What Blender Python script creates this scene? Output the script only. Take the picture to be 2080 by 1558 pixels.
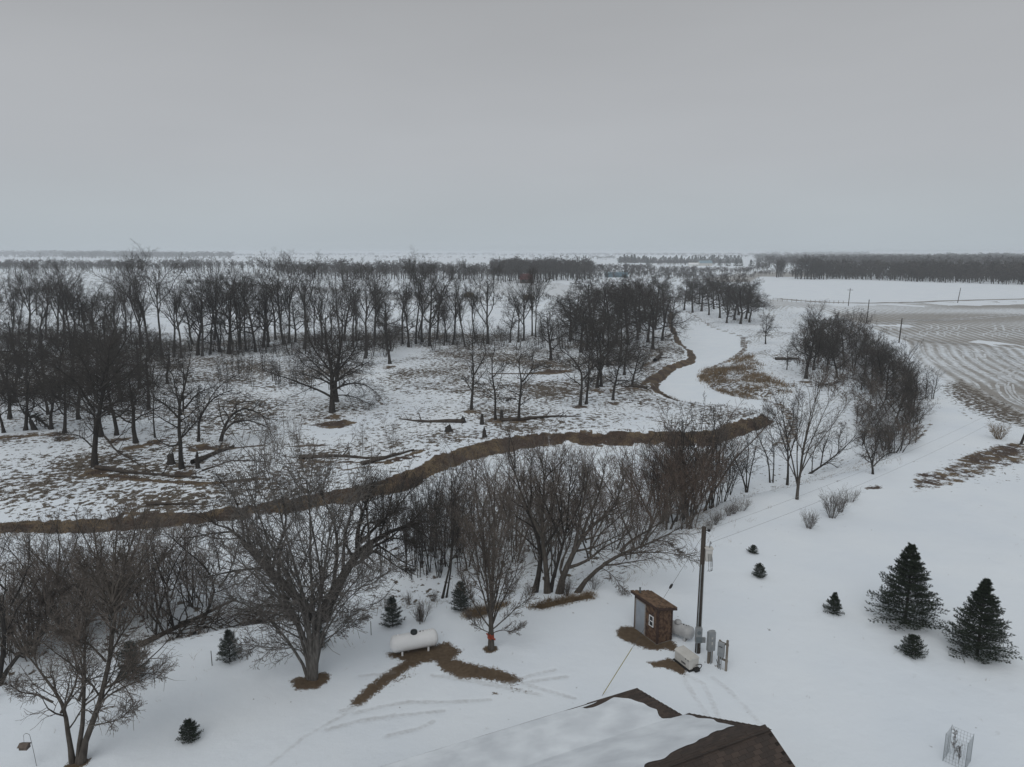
import bpy, bmesh, math, random
import numpy as np
from mathutils import Vector, Matrix
for _o in list(bpy.data.objects): bpy.data.objects.remove(_o)
SC = bpy.context.scene
COL = SC.collection
rad = math.radians
# ------------------------------------------------------------------ camera, sky, sun, exposure
CAMZ = 22.0
PITCH = rad(10.5)
FPX, CX, CY = 1441.0, 1040.0, 779.0
cam_d = bpy.data.cameras.new('camera'); cam = bpy.data.objects.new('camera', cam_d); COL.objects.link(cam)
cam_d.sensor_width = 36.0; cam_d.lens = 36.0 * FPX / 2080.0
cam_d.clip_start = 0.3; cam_d.clip_end = 60000
cam.location = (0, 0, CAMZ); cam.rotation_euler = (rad(90) - PITCH, 0, 0)
SC.camera = cam
world = bpy.data.worlds.new('World'); SC.world = world; world.use_nodes = True
SUN_EL, SUN_ROT = rad(50), rad(200)
SKY_GREY = (4.05, 4.16, 4.24, 1)
def build_world():
    nt = world.node_tree; N = nt.nodes; L = nt.links; N.clear()
    out = N.new('ShaderNodeOutputWorld'); bg = N.new('ShaderNodeBackground'); bg.inputs[1].default_value = 0.10
    sky = N.new('ShaderNodeTexSky'); sky.sky_type = 'NISHITA'; sky.sun_disc = False
    sky.sun_elevation = SUN_EL; sky.sun_rotation = SUN_ROT; sky.air_density = 2.0; sky.dust_density = 6.0
    hs = N.new('ShaderNodeHueSaturation'); hs.inputs['Saturation'].default_value = 0.25; hs.inputs['Value'].default_value = 0.55
    L.new(sky.outputs[0], hs.inputs['Color'])
    tc = N.new('ShaderNodeTexCoord'); sx = N.new('ShaderNodeSeparateXYZ'); L.new(tc.outputs['Generated'], sx.inputs[0])
    cr = N.new('ShaderNodeValToRGB')           # overcast layer: slightly paler and bluer near the horizon
    e = cr.color_ramp.elements; e[0].position = 0.0; e[0].color = (0.462, 0.520, 0.566, 1)
    e[1].position = 1.0; e[1].color = (0.395, 0.418, 0.432, 1)
    for p, c in ((0.05, (0.470, 0.515, 0.550, 1)), (0.12, (0.470, 0.494, 0.524, 1)), (0.20, (0.447, 0.463, 0.487, 1)), (0.32, (0.396, 0.406, 0.422, 1))):
        k = e.new(p); k.color = c
    L.new(sx.outputs[2], cr.inputs[0])
    mp = N.new('ShaderNodeMapping'); mp.inputs['Scale'].default_value = (1.2, 1.2, 5.0); L.new(tc.outputs['Generated'], mp.inputs[0])
    nz = N.new('ShaderNodeTexNoise'); nz.inputs['Scale'].default_value = 2.2; nz.inputs['Detail'].default_value = 3.0
    L.new(mp.outputs[0], nz.inputs['Vector'])
    mr = N.new('ShaderNodeMapRange'); mr.inputs[1].default_value = 0.3; mr.inputs[2].default_value = 0.7
    mr.inputs[3].default_value = 9.75; mr.inputs[4].default_value = 10.25; L.new(nz.outputs[0], mr.inputs[0])
    vm = N.new('ShaderNodeVectorMath'); vm.operation = 'SCALE'; L.new(cr.outputs[0], vm.inputs[0]); L.new(mr.outputs[0], vm.inputs['Scale'])
    mx = N.new('ShaderNodeMix'); mx.data_type = 'RGBA'; mx.inputs[0].default_value = 0.92
    L.new(hs.outputs[0], mx.inputs[6]); L.new(vm.outputs[0], mx.inputs[7])
    L.new(mx.outputs[2], bg.inputs[0]); L.new(bg.outputs[0], out.inputs[0])
build_world()
sun_d = bpy.data.lights.new('sun', 'SUN'); sun_d.energy = 0.9; sun_d.angle = rad(50); sun_d.color = (1, 0.985, 0.965)
sun = bpy.data.objects.new('sun', sun_d); COL.objects.link(sun)
# sky rotation: 0 = +Y, clockwise; the sun lamp points from the same direction
_sd = Vector((math.sin(SUN_ROT) * math.cos(SUN_EL), math.cos(SUN_ROT) * math.cos(SUN_EL), math.sin(SUN_EL)))
sun.rotation_euler = _sd.to_track_quat('Z', 'Y').to_euler()
SC.view_settings.view_transform = 'Standard'; SC.view_settings.look = 'None'
SC.view_settings.exposure = 0.0; SC.view_settings.gamma = 1.0; SC.view_settings.use_curve_mapping = False
SC.render.engine = 'CYCLES'
SC.cycles.max_bounces = 4; SC.cycles.diffuse_bounces = 2; SC.cycles.glossy_bounces = 2; SC.cycles.transmission_bounces = 2
SC.cycles.volume_bounces = 2; SC.cycles.transparent_max_bounces = 4
SC.cycles.use_denoising = True; SC.cycles.denoiser = 'OPENIMAGEDENOISE'; SC.cycles.denoising_input_passes = 'RGB_ALBEDO_NORMAL'; SC.cycles.denoising_prefilter = 'ACCURATE'
SC.render.film_transparent = False
# ------------------------------------------------------------------ helpers
RS = np.random.RandomState
cP, sP = math.cos(PITCH), math.sin(PITCH)
def ray(px, py):
    u = (np.asarray(px, float) - CX) / FPX; v = (np.asarray(py, float) - CY) / FPX
    return u, cP - v * sP, -sP - v * cP
def gz(px, py, z):
    dx, dy, dz = ray(px, py); t = (z - CAMZ) / dz
    return dx * t, dy * t
def polyz(pts, z):
    p = np.array(pts, float); x, y = gz(p[:, 0], p[:, 1], z); return np.stack([x, y], 1)
def zoomed(pts, ox, oy, s):
    return [(ox + x / s, oy + y / s) for x, y in pts]
def zat(x, y, py):
    # height of the point above plan position (x, y) seen at picture row py
    v = (py - CY) / FPX; return CAMZ + y * (-sP - v * cP) / (cP - v * sP)
def onplane(px, py, Y):
    dx, dy, dz = ray(px, py); t = Y / dy; return Vector((float(dx * t), float(Y), float(CAMZ + dz * t)))
_LAT = RS(7).rand(8, 256, 256)
def vnoise(x, y, sc, seed=0):
    L = _LAT[seed % 8]; x = np.asarray(x) / sc + 57.3 * seed; y = np.asarray(y) / sc + 31.7 * seed
    xi = np.floor(x).astype(np.int64); yi = np.floor(y).astype(np.int64); fx = x - xi; fy = y - yi
    fx = fx * fx * (3 - 2 * fx); fy = fy * fy * (3 - 2 * fy)
    a = L[xi % 256, yi % 256]; b = L[(xi + 1) % 256, yi % 256]; c = L[xi % 256, (yi + 1) % 256]; d = L[(xi + 1) % 256, (yi + 1) % 256]
    return (a * (1 - fx) + b * fx) * (1 - fy) + (c * (1 - fx) + d * fx) * fy
def fbm(x, y, sc, seed=0, o=3):
    r = 0; a = 1; t = 0
    for i in range(o): r = r + a * vnoise(x, y, sc / 2 ** i, seed + i); t += a; a *= 0.5
    return r / t
def sstep(a, b, x):
    t = np.clip((x - a) / (b - a), 0, 1); return t * t * (3 - 2 * t)
def seg_dist(X, Y, poly, closed=False):
    best = np.full(np.shape(X), 1e9); n = len(poly)
    for i in range(n if closed else n - 1):
        ax, ay = poly[i]; bx, by = poly[(i + 1) % n]; ex, ey = bx - ax, by - ay; l = ex * ex + ey * ey + 1e-12
        t = np.clip(((X - ax) * ex + (Y - ay) * ey) / l, 0, 1)
        best = np.minimum(best, (X - ax - t * ex) ** 2 + (Y - ay - t * ey) ** 2)
    return np.sqrt(best)
def inside(X, Y, poly):
    r = np.zeros(np.shape(X), bool); n = len(poly)
    for i in range(n):
        ax, ay = poly[i]; bx, by = poly[(i + 1) % n]
        if ay == by: continue
        c = ((ay > Y) != (by > Y)) & (X < (bx - ax) * (Y - ay) / (by - ay) + ax)
        r ^= c
    return r
def sdf(X, Y, poly):
    d = seg_dist(X, Y, poly, True); return np.where(inside(X, Y, poly), -d, d)
def sdf_near(X, Y, poly, pad=6.0):
    # signed distance, computed only round the polygon (elsewhere +pad)
    r = np.full(np.shape(X), pad); lo = poly.min(0) - pad; hi = poly.max(0) + pad
    m = (X > lo[0]) & (X < hi[0]) & (Y > lo[1]) & (Y < hi[1])
    if m.any(): r[m] = np.minimum(sdf(X[m], Y[m], poly), pad)
    return r
def line_near(X, Y, poly, pad=4.0):
    r = np.full(np.shape(X), pad); lo = poly.min(0) - pad; hi = poly.max(0) + pad
    m = (X > lo[0]) & (X < hi[0]) & (Y > lo[1]) & (Y < hi[1])
    if m.any(): r[m] = np.minimum(seg_dist(X[m], Y[m], poly), pad)
    return r
def mk(name, V, faces, smooth=False):
    # faces: list of (n, k) integer arrays
    me = bpy.data.meshes.new(name); V = np.ascontiguousarray(V, np.float32)
    faces = [np.asarray(f, np.int32) for f in (faces if isinstance(faces, list) else [faces]) if len(f)]
    me.vertices.add(len(V)); me.vertices.foreach_set('co', V.ravel())
    nl = sum(f.size for f in faces); me.loops.add(nl)
    me.loops.foreach_set('vertex_index', np.concatenate([f.ravel() for f in faces]))
    tot = np.concatenate([np.full(len(f), f.shape[1], np.int32) for f in faces])
    st = np.concatenate([[0], np.cumsum(tot)[:-1]]).astype(np.int32)
    me.polygons.add(len(tot)); me.polygons.foreach_set('loop_start', st); me.polygons.foreach_set('loop_total', tot)
    if smooth: me.polygons.foreach_set('use_smooth', np.ones(len(tot), bool))
    me.update(calc_edges=True); return me
def obj(name, me, mat=None, parent=None, kind=None, label=None):
    if mat is not None and not me.materials: me.materials.append(mat)
    o = bpy.data.objects.new(name, me); COL.objects.link(o)
    if parent is not None: o.parent = parent
    if kind: o['kind'] = kind
    if label: o['label'] = label
    return o
def tag(o, label, cat, group=None):
    o['label'] = label; o['category'] = cat
    if group: o['group'] = group
    return o
def thing(name, label, cat, loc=(0, 0, 0), rz=0.0, group=None):
    o = bpy.data.objects.new(name, None); COL.objects.link(o); o.location = loc; o.rotation_euler = (0, 0, rz)
    o.empty_display_size = 0.3
    return tag(o, label, cat, group)
class MB:
    """collects boxes, tubes and prisms into one mesh"""
    def __init__(s): s.bm = bmesh.new()
    def box(s, c, size, rz=0.0, bev=0.0, M=None):
        m = Matrix.Translation(c) @ Matrix.Rotation(rz, 4, 'Z') @ Matrix.Diagonal((size[0], size[1], size[2], 1))
        if M is not None: m = M @ m
        r = bmesh.ops.create_cube(s.bm, size=1.0, matrix=m)
        if bev:
            es = list({e for v in r['verts'] for e in v.link_edges})
            bmesh.ops.bevel(s.bm, geom=es, offset=bev, segments=2, affect='EDGES', profile=0.6)
        return s
    def cyl(s, a, b, r0, r1=None, n=12):
        a = Vector(a); b = Vector(b); d = b - a
        m = Matrix.Translation((a + b) / 2) @ d.to_track_quat('Z', 'Y').to_matrix().to_4x4()
        bmesh.ops.create_cone(s.bm, cap_ends=True, segments=n, radius1=r0, radius2=r0 if r1 is None else r1, depth=d.length, matrix=m); return s
    def ball(s, c, r, sc=(1, 1, 1), u=16, v=10):
        bmesh.ops.create_uvsphere(s.bm, u_segments=u, v_segments=v, radius=r, matrix=Matrix.Translation(c) @ Matrix.Diagonal((*sc, 1))); return s
    def prism(s, pts, d):
        # closed polygon pts (3D), extruded by vector d
        vs = [s.bm.verts.new(p) for p in pts]; ws = [s.bm.verts.new(Vector(p) + Vector(d)) for p in pts]; n = len(pts)
        s.bm.faces.new(vs[::-1]); s.bm.faces.new(ws)
        for i in range(n): s.bm.faces.new((vs[i], vs[(i + 1) % n], ws[(i + 1) % n], ws[i]))
        return s
    def mesh(s, name, smooth=False):
        bmesh.ops.recalc_face_normals(s.bm, faces=s.bm.faces[:])
        me = bpy.data.meshes.new(name); s.bm.to_mesh(me); s.bm.free()
        if smooth:
            for p in me.polygons: p.use_smooth = True
        return me
    def obj(s, name, mat, parent=None, smooth=False, kind=None, label=None):
        return obj(name, s.mesh(name, smooth), mat, parent, kind, label)
# ------------------------------------------------------------------ materials
def srgb(*c): return tuple((x / 255 / 12.92) if x / 255 <= 0.04045 else ((x / 255 + 0.055) / 1.055) ** 2.4 for x in c) + (1,)
MAT = {}
def mat(name, c1, c2=None, scale=6.0, rough=0.85, bump=0.0, metal=0.0, detail=4.0, stretch=None, coord='Object'):
    m = bpy.data.materials.new(name); m.use_nodes = True; nt = m.node_tree; N = nt.nodes; L = nt.links
    b = N['Principled BSDF']; b.inputs['Roughness'].default_value = rough; b.inputs['Metallic'].default_value = metal
    b.inputs['Specular IOR Level'].default_value = 0.25
    c2 = c2 or tuple(min(1, x * 1.35) for x in c1[:3])
    tc = N.new('ShaderNodeTexCoord'); nz = N.new('ShaderNodeTexNoise'); nz.inputs['Scale'].default_value = scale; nz.inputs['Detail'].default_value = detail
    src = tc.outputs[coord]
    if stretch:
        mp = N.new('ShaderNodeMapping'); mp.inputs['Scale'].default_value = stretch; L.new(src, mp.inputs[0]); src = mp.outputs[0]
    L.new(src, nz.inputs['Vector'])
    cr = N.new('ShaderNodeValToRGB'); cr.color_ramp.elements[0].position = 0.32; cr.color_ramp.elements[1].position = 0.68
    cr.color_ramp.elements[0].color = (*c1[:3], 1); cr.color_ramp.elements[1].color = (*c2[:3], 1)
    L.new(nz.outputs[0], cr.inputs[0]); L.new(cr.outputs[0], b.inputs['Base Color'])
    if bump:
        bp = N.new('ShaderNodeBump'); bp.inputs['Strength'].default_value = bump; bp.inputs['Distance'].default_value = 0.03
        L.new(nz.outputs[0], bp.inputs['Height']); L.new(bp.outputs[0], b.inputs['Normal'])
    MAT[name] = m; return m
mat('bark_dark', (0.024, 0.021, 0.019), (0.055, 0.05, 0.045), 9, 0.95, 0.5, stretch=(1, 1, 0.25))
mat('bark_cottonwood', (0.034, 0.032, 0.03), (0.075, 0.07, 0.065), 7, 0.95, 0.5, stretch=(1, 1, 0.25))
mat('bark_grey', (0.066, 0.06, 0.054), (0.16, 0.15, 0.14), 8, 0.95, 0.6, stretch=(1, 1, 0.22))
mat('bark_maple', (0.05, 0.043, 0.037), (0.105, 0.092, 0.08), 8, 0.95, 0.5, stretch=(1, 1, 0.25))
mat('twig_dark', (0.045, 0.04, 0.036), (0.08, 0.072, 0.065), 1.5, 0.95)
mat('twig_grey', (0.105, 0.096, 0.088), (0.175, 0.16, 0.148), 1.5, 0.95)
mat('twig_brown', (0.10, 0.086, 0.075), (0.17, 0.146, 0.128), 1.5, 0.95)
mat('twig_red', (0.10, 0.074, 0.06), (0.155, 0.118, 0.096), 1.5, 0.95)
mat('needle_spruce', (0.014, 0.022, 0.014), (0.034, 0.046, 0.029), 3.0, 0.8)
mat('needle_pine', (0.04, 0.05, 0.043), (0.09, 0.102, 0.092), 4.0, 0.8)
mat('dry_grass', (0.13, 0.093, 0.055), (0.27, 0.20, 0.125), 0.7, 0.95)
mat('dark_grass', (0.042, 0.032, 0.023), (0.085, 0.064, 0.044), 0.6, 0.95)
mat('snow', (0.75, 0.81, 0.875), (0.81, 0.86, 0.905), 2.0, 0.75, 0.25)
# ------------------------------------------------------------------ terrain
PLATEAU = np.vstack([polyz([(-700, 1600), (-250, 1470), (0, 1420), (150, 1370), (300, 1318), (430, 1288), (600, 1262), (760, 1243), (900, 1226), (1000, 1220),
    (1080, 1208), (1200, 1196), (1290, 1165), (1400, 1098), (1450, 1062), (1540, 1006), (1640, 980), (1760, 950), (1840, 912), (1888, 862),
    (1880, 830), (1850, 780), (1815, 720), (1770, 690), (1720, 662), (1660, 640), (1600, 622), (1560, 612)], 0.0),
    [[170, 480], [400, 1200], [9000, 9000], [9000, -900], [-900, -900], [-900, -20], [-60, 14]]])
ICE = -4.5
FLZ = lambda pts: [(-3.75 if y < 835.5 else float(np.interp(x, [0, 400, 800, 1000], [-3.95, -3.75, -3.2, -2.9]))) for x, y in pts]
_FL = [(-900, 1075), (-200, 1062), (0, 1058), (200, 1052), (400, 1040), (560, 1012), (700, 992), (800, 966), (900, 920), (1000, 892), (1080, 880),
    (1180, 873), (1300, 874), (1420, 876), (1490, 856), (1535, 842), (1547, 836), (1520, 834), (1470, 826), (1420, 822), (1370, 814), (1330, 795), (1316, 775),
    (1352, 744), (1398, 728), (1392, 708), (1372, 695), (1364, 675), (1354, 652), (1360, 638), (1350, 625), (1326, 612)]
FLOOD = np.vstack([polyz(_FL, np.array(FLZ(_FL))),
    [[110, 560], [300, 1500], [0, 9000], [-9000, 9000], [-9000, 60]]])
RIVER = np.vstack([polyz([(-900, 1095), (0, 1080), (200, 1074), (400, 1064), (560, 1050), (700, 1025), (800, 998), (900, 962), (1000, 938), (1100, 920), (1200, 910), (1350, 900),
    (1460, 890), (1530, 868), (1552, 850), (1530, 840), (1470, 832), (1400, 828), (1335, 802), (1312, 777), (1350, 745), (1390, 728), (1385, 708), (1365, 690),
    (1370, 665), (1358, 645), (1365, 630), (1330, 612), (1345, 606), (1392, 632), (1447, 666), (1504, 684), (1508, 712), (1481, 730), (1440, 747), (1425, 766),
    (1447, 790), (1491, 806), (1541, 813), (1568, 818), (1600, 845), (1595, 885), (1550, 925), (1460, 950), (1330, 968), (1200, 985), (1050, 1012), (900, 1050),
    (760, 1095), (600, 1135), (400, 1160), (200, 1172), (0, 1185), (-900, 1230)], ICE)])
def height(X, Y):
    X = np.asarray(X, float); Y = np.asarray(Y, float)
    dp = sdf(X, Y, PLATEAU); df = sdf(X, Y, FLOOD); dr = sdf(X, Y, RIVER)
    und = fbm(X, Y, 14, 1) - 0.5
    near = 1 - sstep(300, 700, Y)
    zp = 0.35 * (fbm(X, Y, 22, 3) - 0.5) * near - 4.6 * sstep(-1.5, 11.0, dp + 1.6 * und)
    rise = 2.9 * sstep(240, 520, Y); z0 = np.interp(X, [-45, -27, -12, -3], [-3.95, -3.75, -3.2, -2.9]); z0 = z0 + (np.minimum(z0, -3.75) - z0) * sstep(98, 128, Y)
    zf = z0 + rise + ((0.6 * und) * sstep(0, 6, -df) + 0.16 * (fbm(X, Y, 2.2, 5) - 0.5)) * near - (z0 - ICE + rise) * sstep(-0.3, 2.3, df + 1.1 * (fbm(X, Y, 2.0, 4) - 0.5))
    zl = ICE + np.where(dr > 0, (0.75 + 0.5 * und) * sstep(0, 7, dr), 0.0)
    z = np.maximum(np.maximum(zp, zf), zl)
    return np.where(dr < -0.6, np.maximum(ICE, np.where(df < 1.2, zf, ICE)), z)
def at(px, py):
    # point of the ground seen at pixel (px, py)
    dx, dy, dz = [float(q) for q in ray(px, py)]
    ts = np.concatenate([np.linspace(14, 120, 160), np.geomspace(121, 9000, 260)])
    h = height(dx * ts, dy * ts); f = CAMZ + dz * ts - h
    i = int(np.argmax(f < 0)) if (f < 0).any() else len(ts) - 1
    t0, t1 = ts[max(i - 1, 0)], ts[i]
    for _ in range(2):
        tt = np.linspace(t0, t1, 12); ff = CAMZ + dz * tt - height(dx * tt, dy * tt)
        j = int(np.argmax(ff < 0)) if (ff < 0).any() else 11; t0, t1 = tt[max(j - 1, 0)], tt[j]
    t = (t0 + t1) / 2; x, y = dx * t, dy * t
    return Vector((x, y, float(height(np.array([x]), np.array([y]))[0])))
def hz(x, y): return float(height(np.array([x]), np.array([y]))[0])
# ---- grid: fine near, coarse far, all the way to the horizon and all round
_py = np.arange(1760, 531, -3.2); _r = np.concatenate([[6.0, 9.0, 11.5], (CAMZ + 1.0) / np.tan(PITCH + np.arctan((_py - CY) / FPX))])
_r = np.concatenate([_r, np.geomspace(_r[-1] * 1.12, 26000, 22)])
_az = np.concatenate([np.linspace(-180, -50, 40)[:-1], np.linspace(-50, 50, 660), np.linspace(50, 180, 40)[1:]]) * math.pi / 180
R_, A_ = np.meshgrid(_r, _az, indexing='ij'); GX = (R_ * np.sin(A_)).ravel(); GY = (R_ * np.cos(A_)).ravel()
GZ = height(GX, GY)
nr, na = R_.shape
d_pl = sdf(GX, GY, PLATEAU); d_fl = sdf(GX, GY, FLOOD); d_rv = sdf(GX, GY, RIVER)
Z5 = lambda pts: polyz(zoomed(pts, 650, 1000, 2.791), 0.0)
Z4 = lambda pts: polyz(zoomed(pts, 1270, 1180, 7.79), 0.0)
Z3 = lambda pts, z=0.0: polyz(zoomed(pts, 1380, 480, 2.971), z)
ZF = lambda pts: polyz(zoomed(pts, 1540, 560, 3.852), 0.0)
soil = np.zeros_like(GX); grass = np.zeros_like(GX); tuft = np.zeros_like(GX); wear = np.zeros_like(GX)
def stamp(arr, poly, w=1.0, a=0.35):
    if arr is soil: a = a * 1.9
    np.maximum(arr, w * (1 - sstep(-a, a, sdf_near(GX, GY, poly))), out=arr)
def stroke(arr, poly, width, w=1.0): np.maximum(arr, w * (1 - sstep(0.25 * width, width, line_near(GX, GY, np.array(poly)))), out=arr)
stamp(soil, Z5([(370, 915), (480, 900), (560, 880), (650, 865), (730, 850), (770, 880), (815, 905), (760, 945), (960, 995), (1090, 1030), (1165, 1065), (1120, 1090), (1040, 1085), (900, 1060),
    (780, 1055), (700, 1020), (640, 965), (580, 975), (500, 1010), (440, 1060), (380, 1090), (340, 1130), (280, 1170), (235, 1215), (160, 1215), (190, 1170), (260, 1110), (330, 1050), (420, 990), (470, 960), (400, 940)]), 1.0, 0.3)
stamp(soil, Z5([(1040, 1095), (1130, 1100), (1225, 1130), (1150, 1145), (1080, 1140)]), 0.6, 0.3)
stamp(soil, Z5([(955, 1138), (1000, 1130), (1025, 1148), (975, 1155)]), 0.66, 0.2)
stamp(soil, Z5([(470, 1030), (570, 1015), (560, 1040), (430, 1100), (380, 1110), (400, 1070)]), 0.56, 0.3)
stamp(soil, Z5([(500, 1090), (540, 1088), (520, 1096)]), 0.6, 0.15)
stamp(soil, Z4([(-80, 735), (0, 725), (130, 735), (500, 940), (735, 940), (800, 1010), (850, 1080), (800, 1135), (640, 1085), (540, 1105), (350, 1095), (200, 1045), (0, 975), (-130, 890), (-140, 800)]), 1.0, 0.25)
stamp(soil, Z4([(345, 1290), (560, 1270), (690, 1215), (790, 1262), (990, 1400), (925, 1515), (800, 1450), (600, 1375), (450, 1362)]), 1.0, 0.2)
stamp(soil, Z4([(1330, 1290), (1460, 1330), (1590, 1390), (1570, 1420), (1440, 1370), (1300, 1310)]), 0.62, 0.2)
stamp(soil, polyz([(588, 1384), (602, 1376), (660, 1366), (674, 1370), (668, 1388), (640, 1400), (600, 1402)], 0), 1.0, 0.25)
stamp(soil, polyz([(979, 1320), (988, 1312), (1008, 1313), (1013, 1321), (1000, 1328), (986, 1327)], 0), 1.0, 0.15)
stamp(soil, polyz([(118, 1566), (140, 1548), (168, 1538), (188, 1540), (180, 1552), (150, 1566)], 0), 1.0, 0.2)
stamp(grass, polyz([(1075, 1236), (1110, 1226), (1200, 1208), (1206, 1216), (1150, 1228), (1100, 1240)], 0), 0.95, 0.3)
stamp(grass, polyz([(940, 1256), (952, 1240), (1000, 1232), (1036, 1226), (1010, 1240), (976, 1258)], 0), 0.72, 0.4)
stamp(tuft, polyz([(1040, 1240), (1090, 1214), (1200, 1196), (1240, 1204), (1190, 1225), (1120, 1240)], 0), 0.6, 1.0)
# tyre marks and footprints scuffed into the snow of the yard
for pl in ([(640, 1040), (860, 1075), (1100, 1120), (1250, 1150)], [(700, 1040), (900, 1075), (1000, 1090)], [(1020, 1100), (1200, 1040), (1330, 1010)], [(1150, 1085), (1300, 1060), (1400, 1050)],
           [(200, 1250), (350, 1215), (500, 1190), (760, 1190), (960, 1178)], [(40, 1345), (240, 1290), (480, 1262), (700, 1240)], [(230, 1045), (330, 1035), (420, 1025)], [(240, 1300), (420, 1262)],
           [(1160, 1090), (1300, 1130), (1440, 1170)], [(120, 1240), (200, 1215), (260, 1200)], [(380, 1380), (560, 1340), (640, 1300)]):
    stroke(wear, Z5(pl), 0.30, 0.58)
for pl in ([(1460, 1376), (1490, 1400), (1530, 1440), (1560, 1475)], [(1400, 1375), (1420, 1410), (1450, 1455)], [(1408, 1372), (1440, 1388), (1460, 1430), (1476, 1470)]):
    stroke(wear, polyz([(x - 12, y) for x, y in pl], 0), 0.35, 0.5)
stroke(wear, polyz([(540, 1558), (620, 1495), (720, 1440)], 0), 0.25, 0.5)
# bank of the oxbow: bare brown grass on the steep far bank
bank = (1 - sstep(1.6, 2.6, d_fl + 1.2 * (fbm(GX, GY, 2.2, 2) - 0.5))) * sstep(-0.5, 0.3, d_fl + 1.4 * (fbm(GX, GY, 2.0, 6) - 0.5)) * (GY < 330)
bank = bank * (1 - 0.42 * sstep(0.60, 0.75, fbm(GX, GY, 2.4, 1)))
grass = np.maximum(grass, bank * 1.0)
spit = polyz([(1296, 782), (1314, 765), (1356, 743), (1402, 725), (1404, 731), (1358, 750), (1322, 775), (1304, 790)], -3.7); stamp(grass, spit, 0.8, 1.0); stamp(grass, polyz([(1290, 742), (1330, 728), (1352, 722), (1346, 732), (1310, 748)], -3.7), 0.66, 1.2)
stamp(grass, polyz([(1120, 738), (1180, 742), (1110, 752), (1060, 748)], -2.6), 0.72, 1.5)
stamp(grass, polyz([(640, 845), (700, 838), (730, 846), (690, 858), (640, 856)], -2.6), 0.75, 1.0)
for pl, w in (([(610, 924), (680, 930), (780, 934), (860, 912)], 0.8), ([(700, 944), (780, 938), (850, 922)], 0.6), ([(190, 950), (300, 962), (420, 968), (520, 958)], 1.2), ([(380, 902), (460, 898), (540, 894)], 0.9),
              ([(590, 896), (660, 893)], 1.1), ([(250, 1024), (330, 1026), (405, 1026)], 0.9), ([(610, 850), (700, 858)], 0.8), ([(880, 890), (960, 884)], 0.5), ([(1000, 750), (1120, 752), (1160, 746)], 2.0)):
    stroke(grass, polyz(pl, -2.9), w, 0.8)
tan = polyz(zoomed([(230, 800), (340, 745), (400, 700), (430, 760), (540, 830), (640, 900), (660, 960), (560, 985), (420, 970), (250, 935), (170, 900), (140, 850), (170, 800)], 1380, 480, 2.971), -4.3)
stamp(tuft, tan, 0.9, 2.0); stamp(grass, polyz(zoomed([(240, 890), (330, 870), (500, 900), (560, 960), (420, 968), (240, 935)], 1380, 480, 2.971), -4.3), 0.44, 1.5)
# right-hand grassy drift slope
for pl, w in (([(905, 1465), (990, 1470), (960, 1485)], 0.78), ([(1100, 1500), (1240, 1500), (1240, 1530), (1120, 1530)], 0.74), ([(1400, 1430), (1560, 1400), (1700, 1340), (1900, 1250), (2150, 1230), (2150, 1370), (1960, 1400), (1880, 1440), (1700, 1500), (1500, 1545), (1380, 1560)], 0.58),
              ([(1640, 1350), (1850, 1270), (2090, 1240), (2090, 1330), (1900, 1380), (1700, 1390)], 0.66), ([(1410, 1430), (1600, 1410), (1620, 1450), (1450, 1480)], 0.64), ([(1390, 1230), (1460, 1170), (1520, 1100), (1530, 1120), (1480, 1200), (1400, 1260)], 0.75),
              ([(1280, 1380), (1400, 1360), (1560, 1340), (1420, 1370)], 0.74), ([(1640, 1030), (1720, 1060), (1850, 1140), (1930, 1200), (1880, 1180), (1780, 1110), (1700, 1070)], 0.72)):
    stamp(grass, Z3(pl), w, 0.9)
stamp(tuft, Z3([(1550, 900), (1700, 860), (1900, 960), (2150, 1080), (2150, 1170), (1900, 1120), (1700, 1040), (1580, 960)]), 1.05, 3.0)
stamp(tuft, Z3([(1560, 1300), (2150, 1180), (2150, 1500), (1300, 1560)]), 0.6, 4.0)
# oak pasture: dark tufts standing out of the snow
past = (d_fl < -0.3) & (GY < 230)
tn = fbm(GX, GY, 17, 6); tuft = np.where(past, np.maximum(tuft, np.clip(0.34 + 1.6 * (0.6 * tn + 0.4 * fbm(GX, GY, 6, 3) - 0.22), 0.05, 1.15)), tuft)
tuft = np.where((d_pl > 0.5) & (d_fl > 2.6) & (d_rv > 1.0) & (GY < 300), np.maximum(tuft, 0.36 + 0.3 * tn), tuft)
grass = np.where((d_fl > 1.5) & (np.abs(d_rv - 0.6) < 1.0) & (GY > 95) & (GY < 330), np.maximum(grass, 0.58), grass)
brushy = fbm(GX, GY, 9, 1); tuft = np.where((d_fl > 2.6) & (d_rv > 0) & (d_rv < 30) & (GY > 130) & (GY < 330), np.maximum(tuft, 1.5 * (brushy - 0.2)), tuft)
tuft = np.where((d_fl > 1.5) & (np.abs(d_rv) < 1.2) & (GY > 80) & (GY < 400), np.maximum(tuft, 0.55), tuft)
tuft = np.where((d_fl < -0.3) & (GY >= 230) & (GY < 420), np.maximum(tuft, 0.25 + 0.25 * tn), tuft)
for ox, oy in ((8, 879), (52, 874), (104, 872), (131, 880), (192, 948), (237, 884), (276, 899), (315, 889), (369, 951), (403, 897), (448, 896), (675, 838), (792, 739), (958, 832), (1007, 852), (1054, 854), (1119, 731), (1178, 823), (1213, 787), (1245, 813), (1284, 783), (1637, 769)):
    gx, gy = gz(ox, oy, -3.0); dd = np.hypot(GX - gx, (GY - gy) * 0.8); m_ = dd < 6; grass[m_] = np.maximum(grass[m_], 0.68 * (1 - sstep(0.6, 3.4, dd[m_])))
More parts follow.
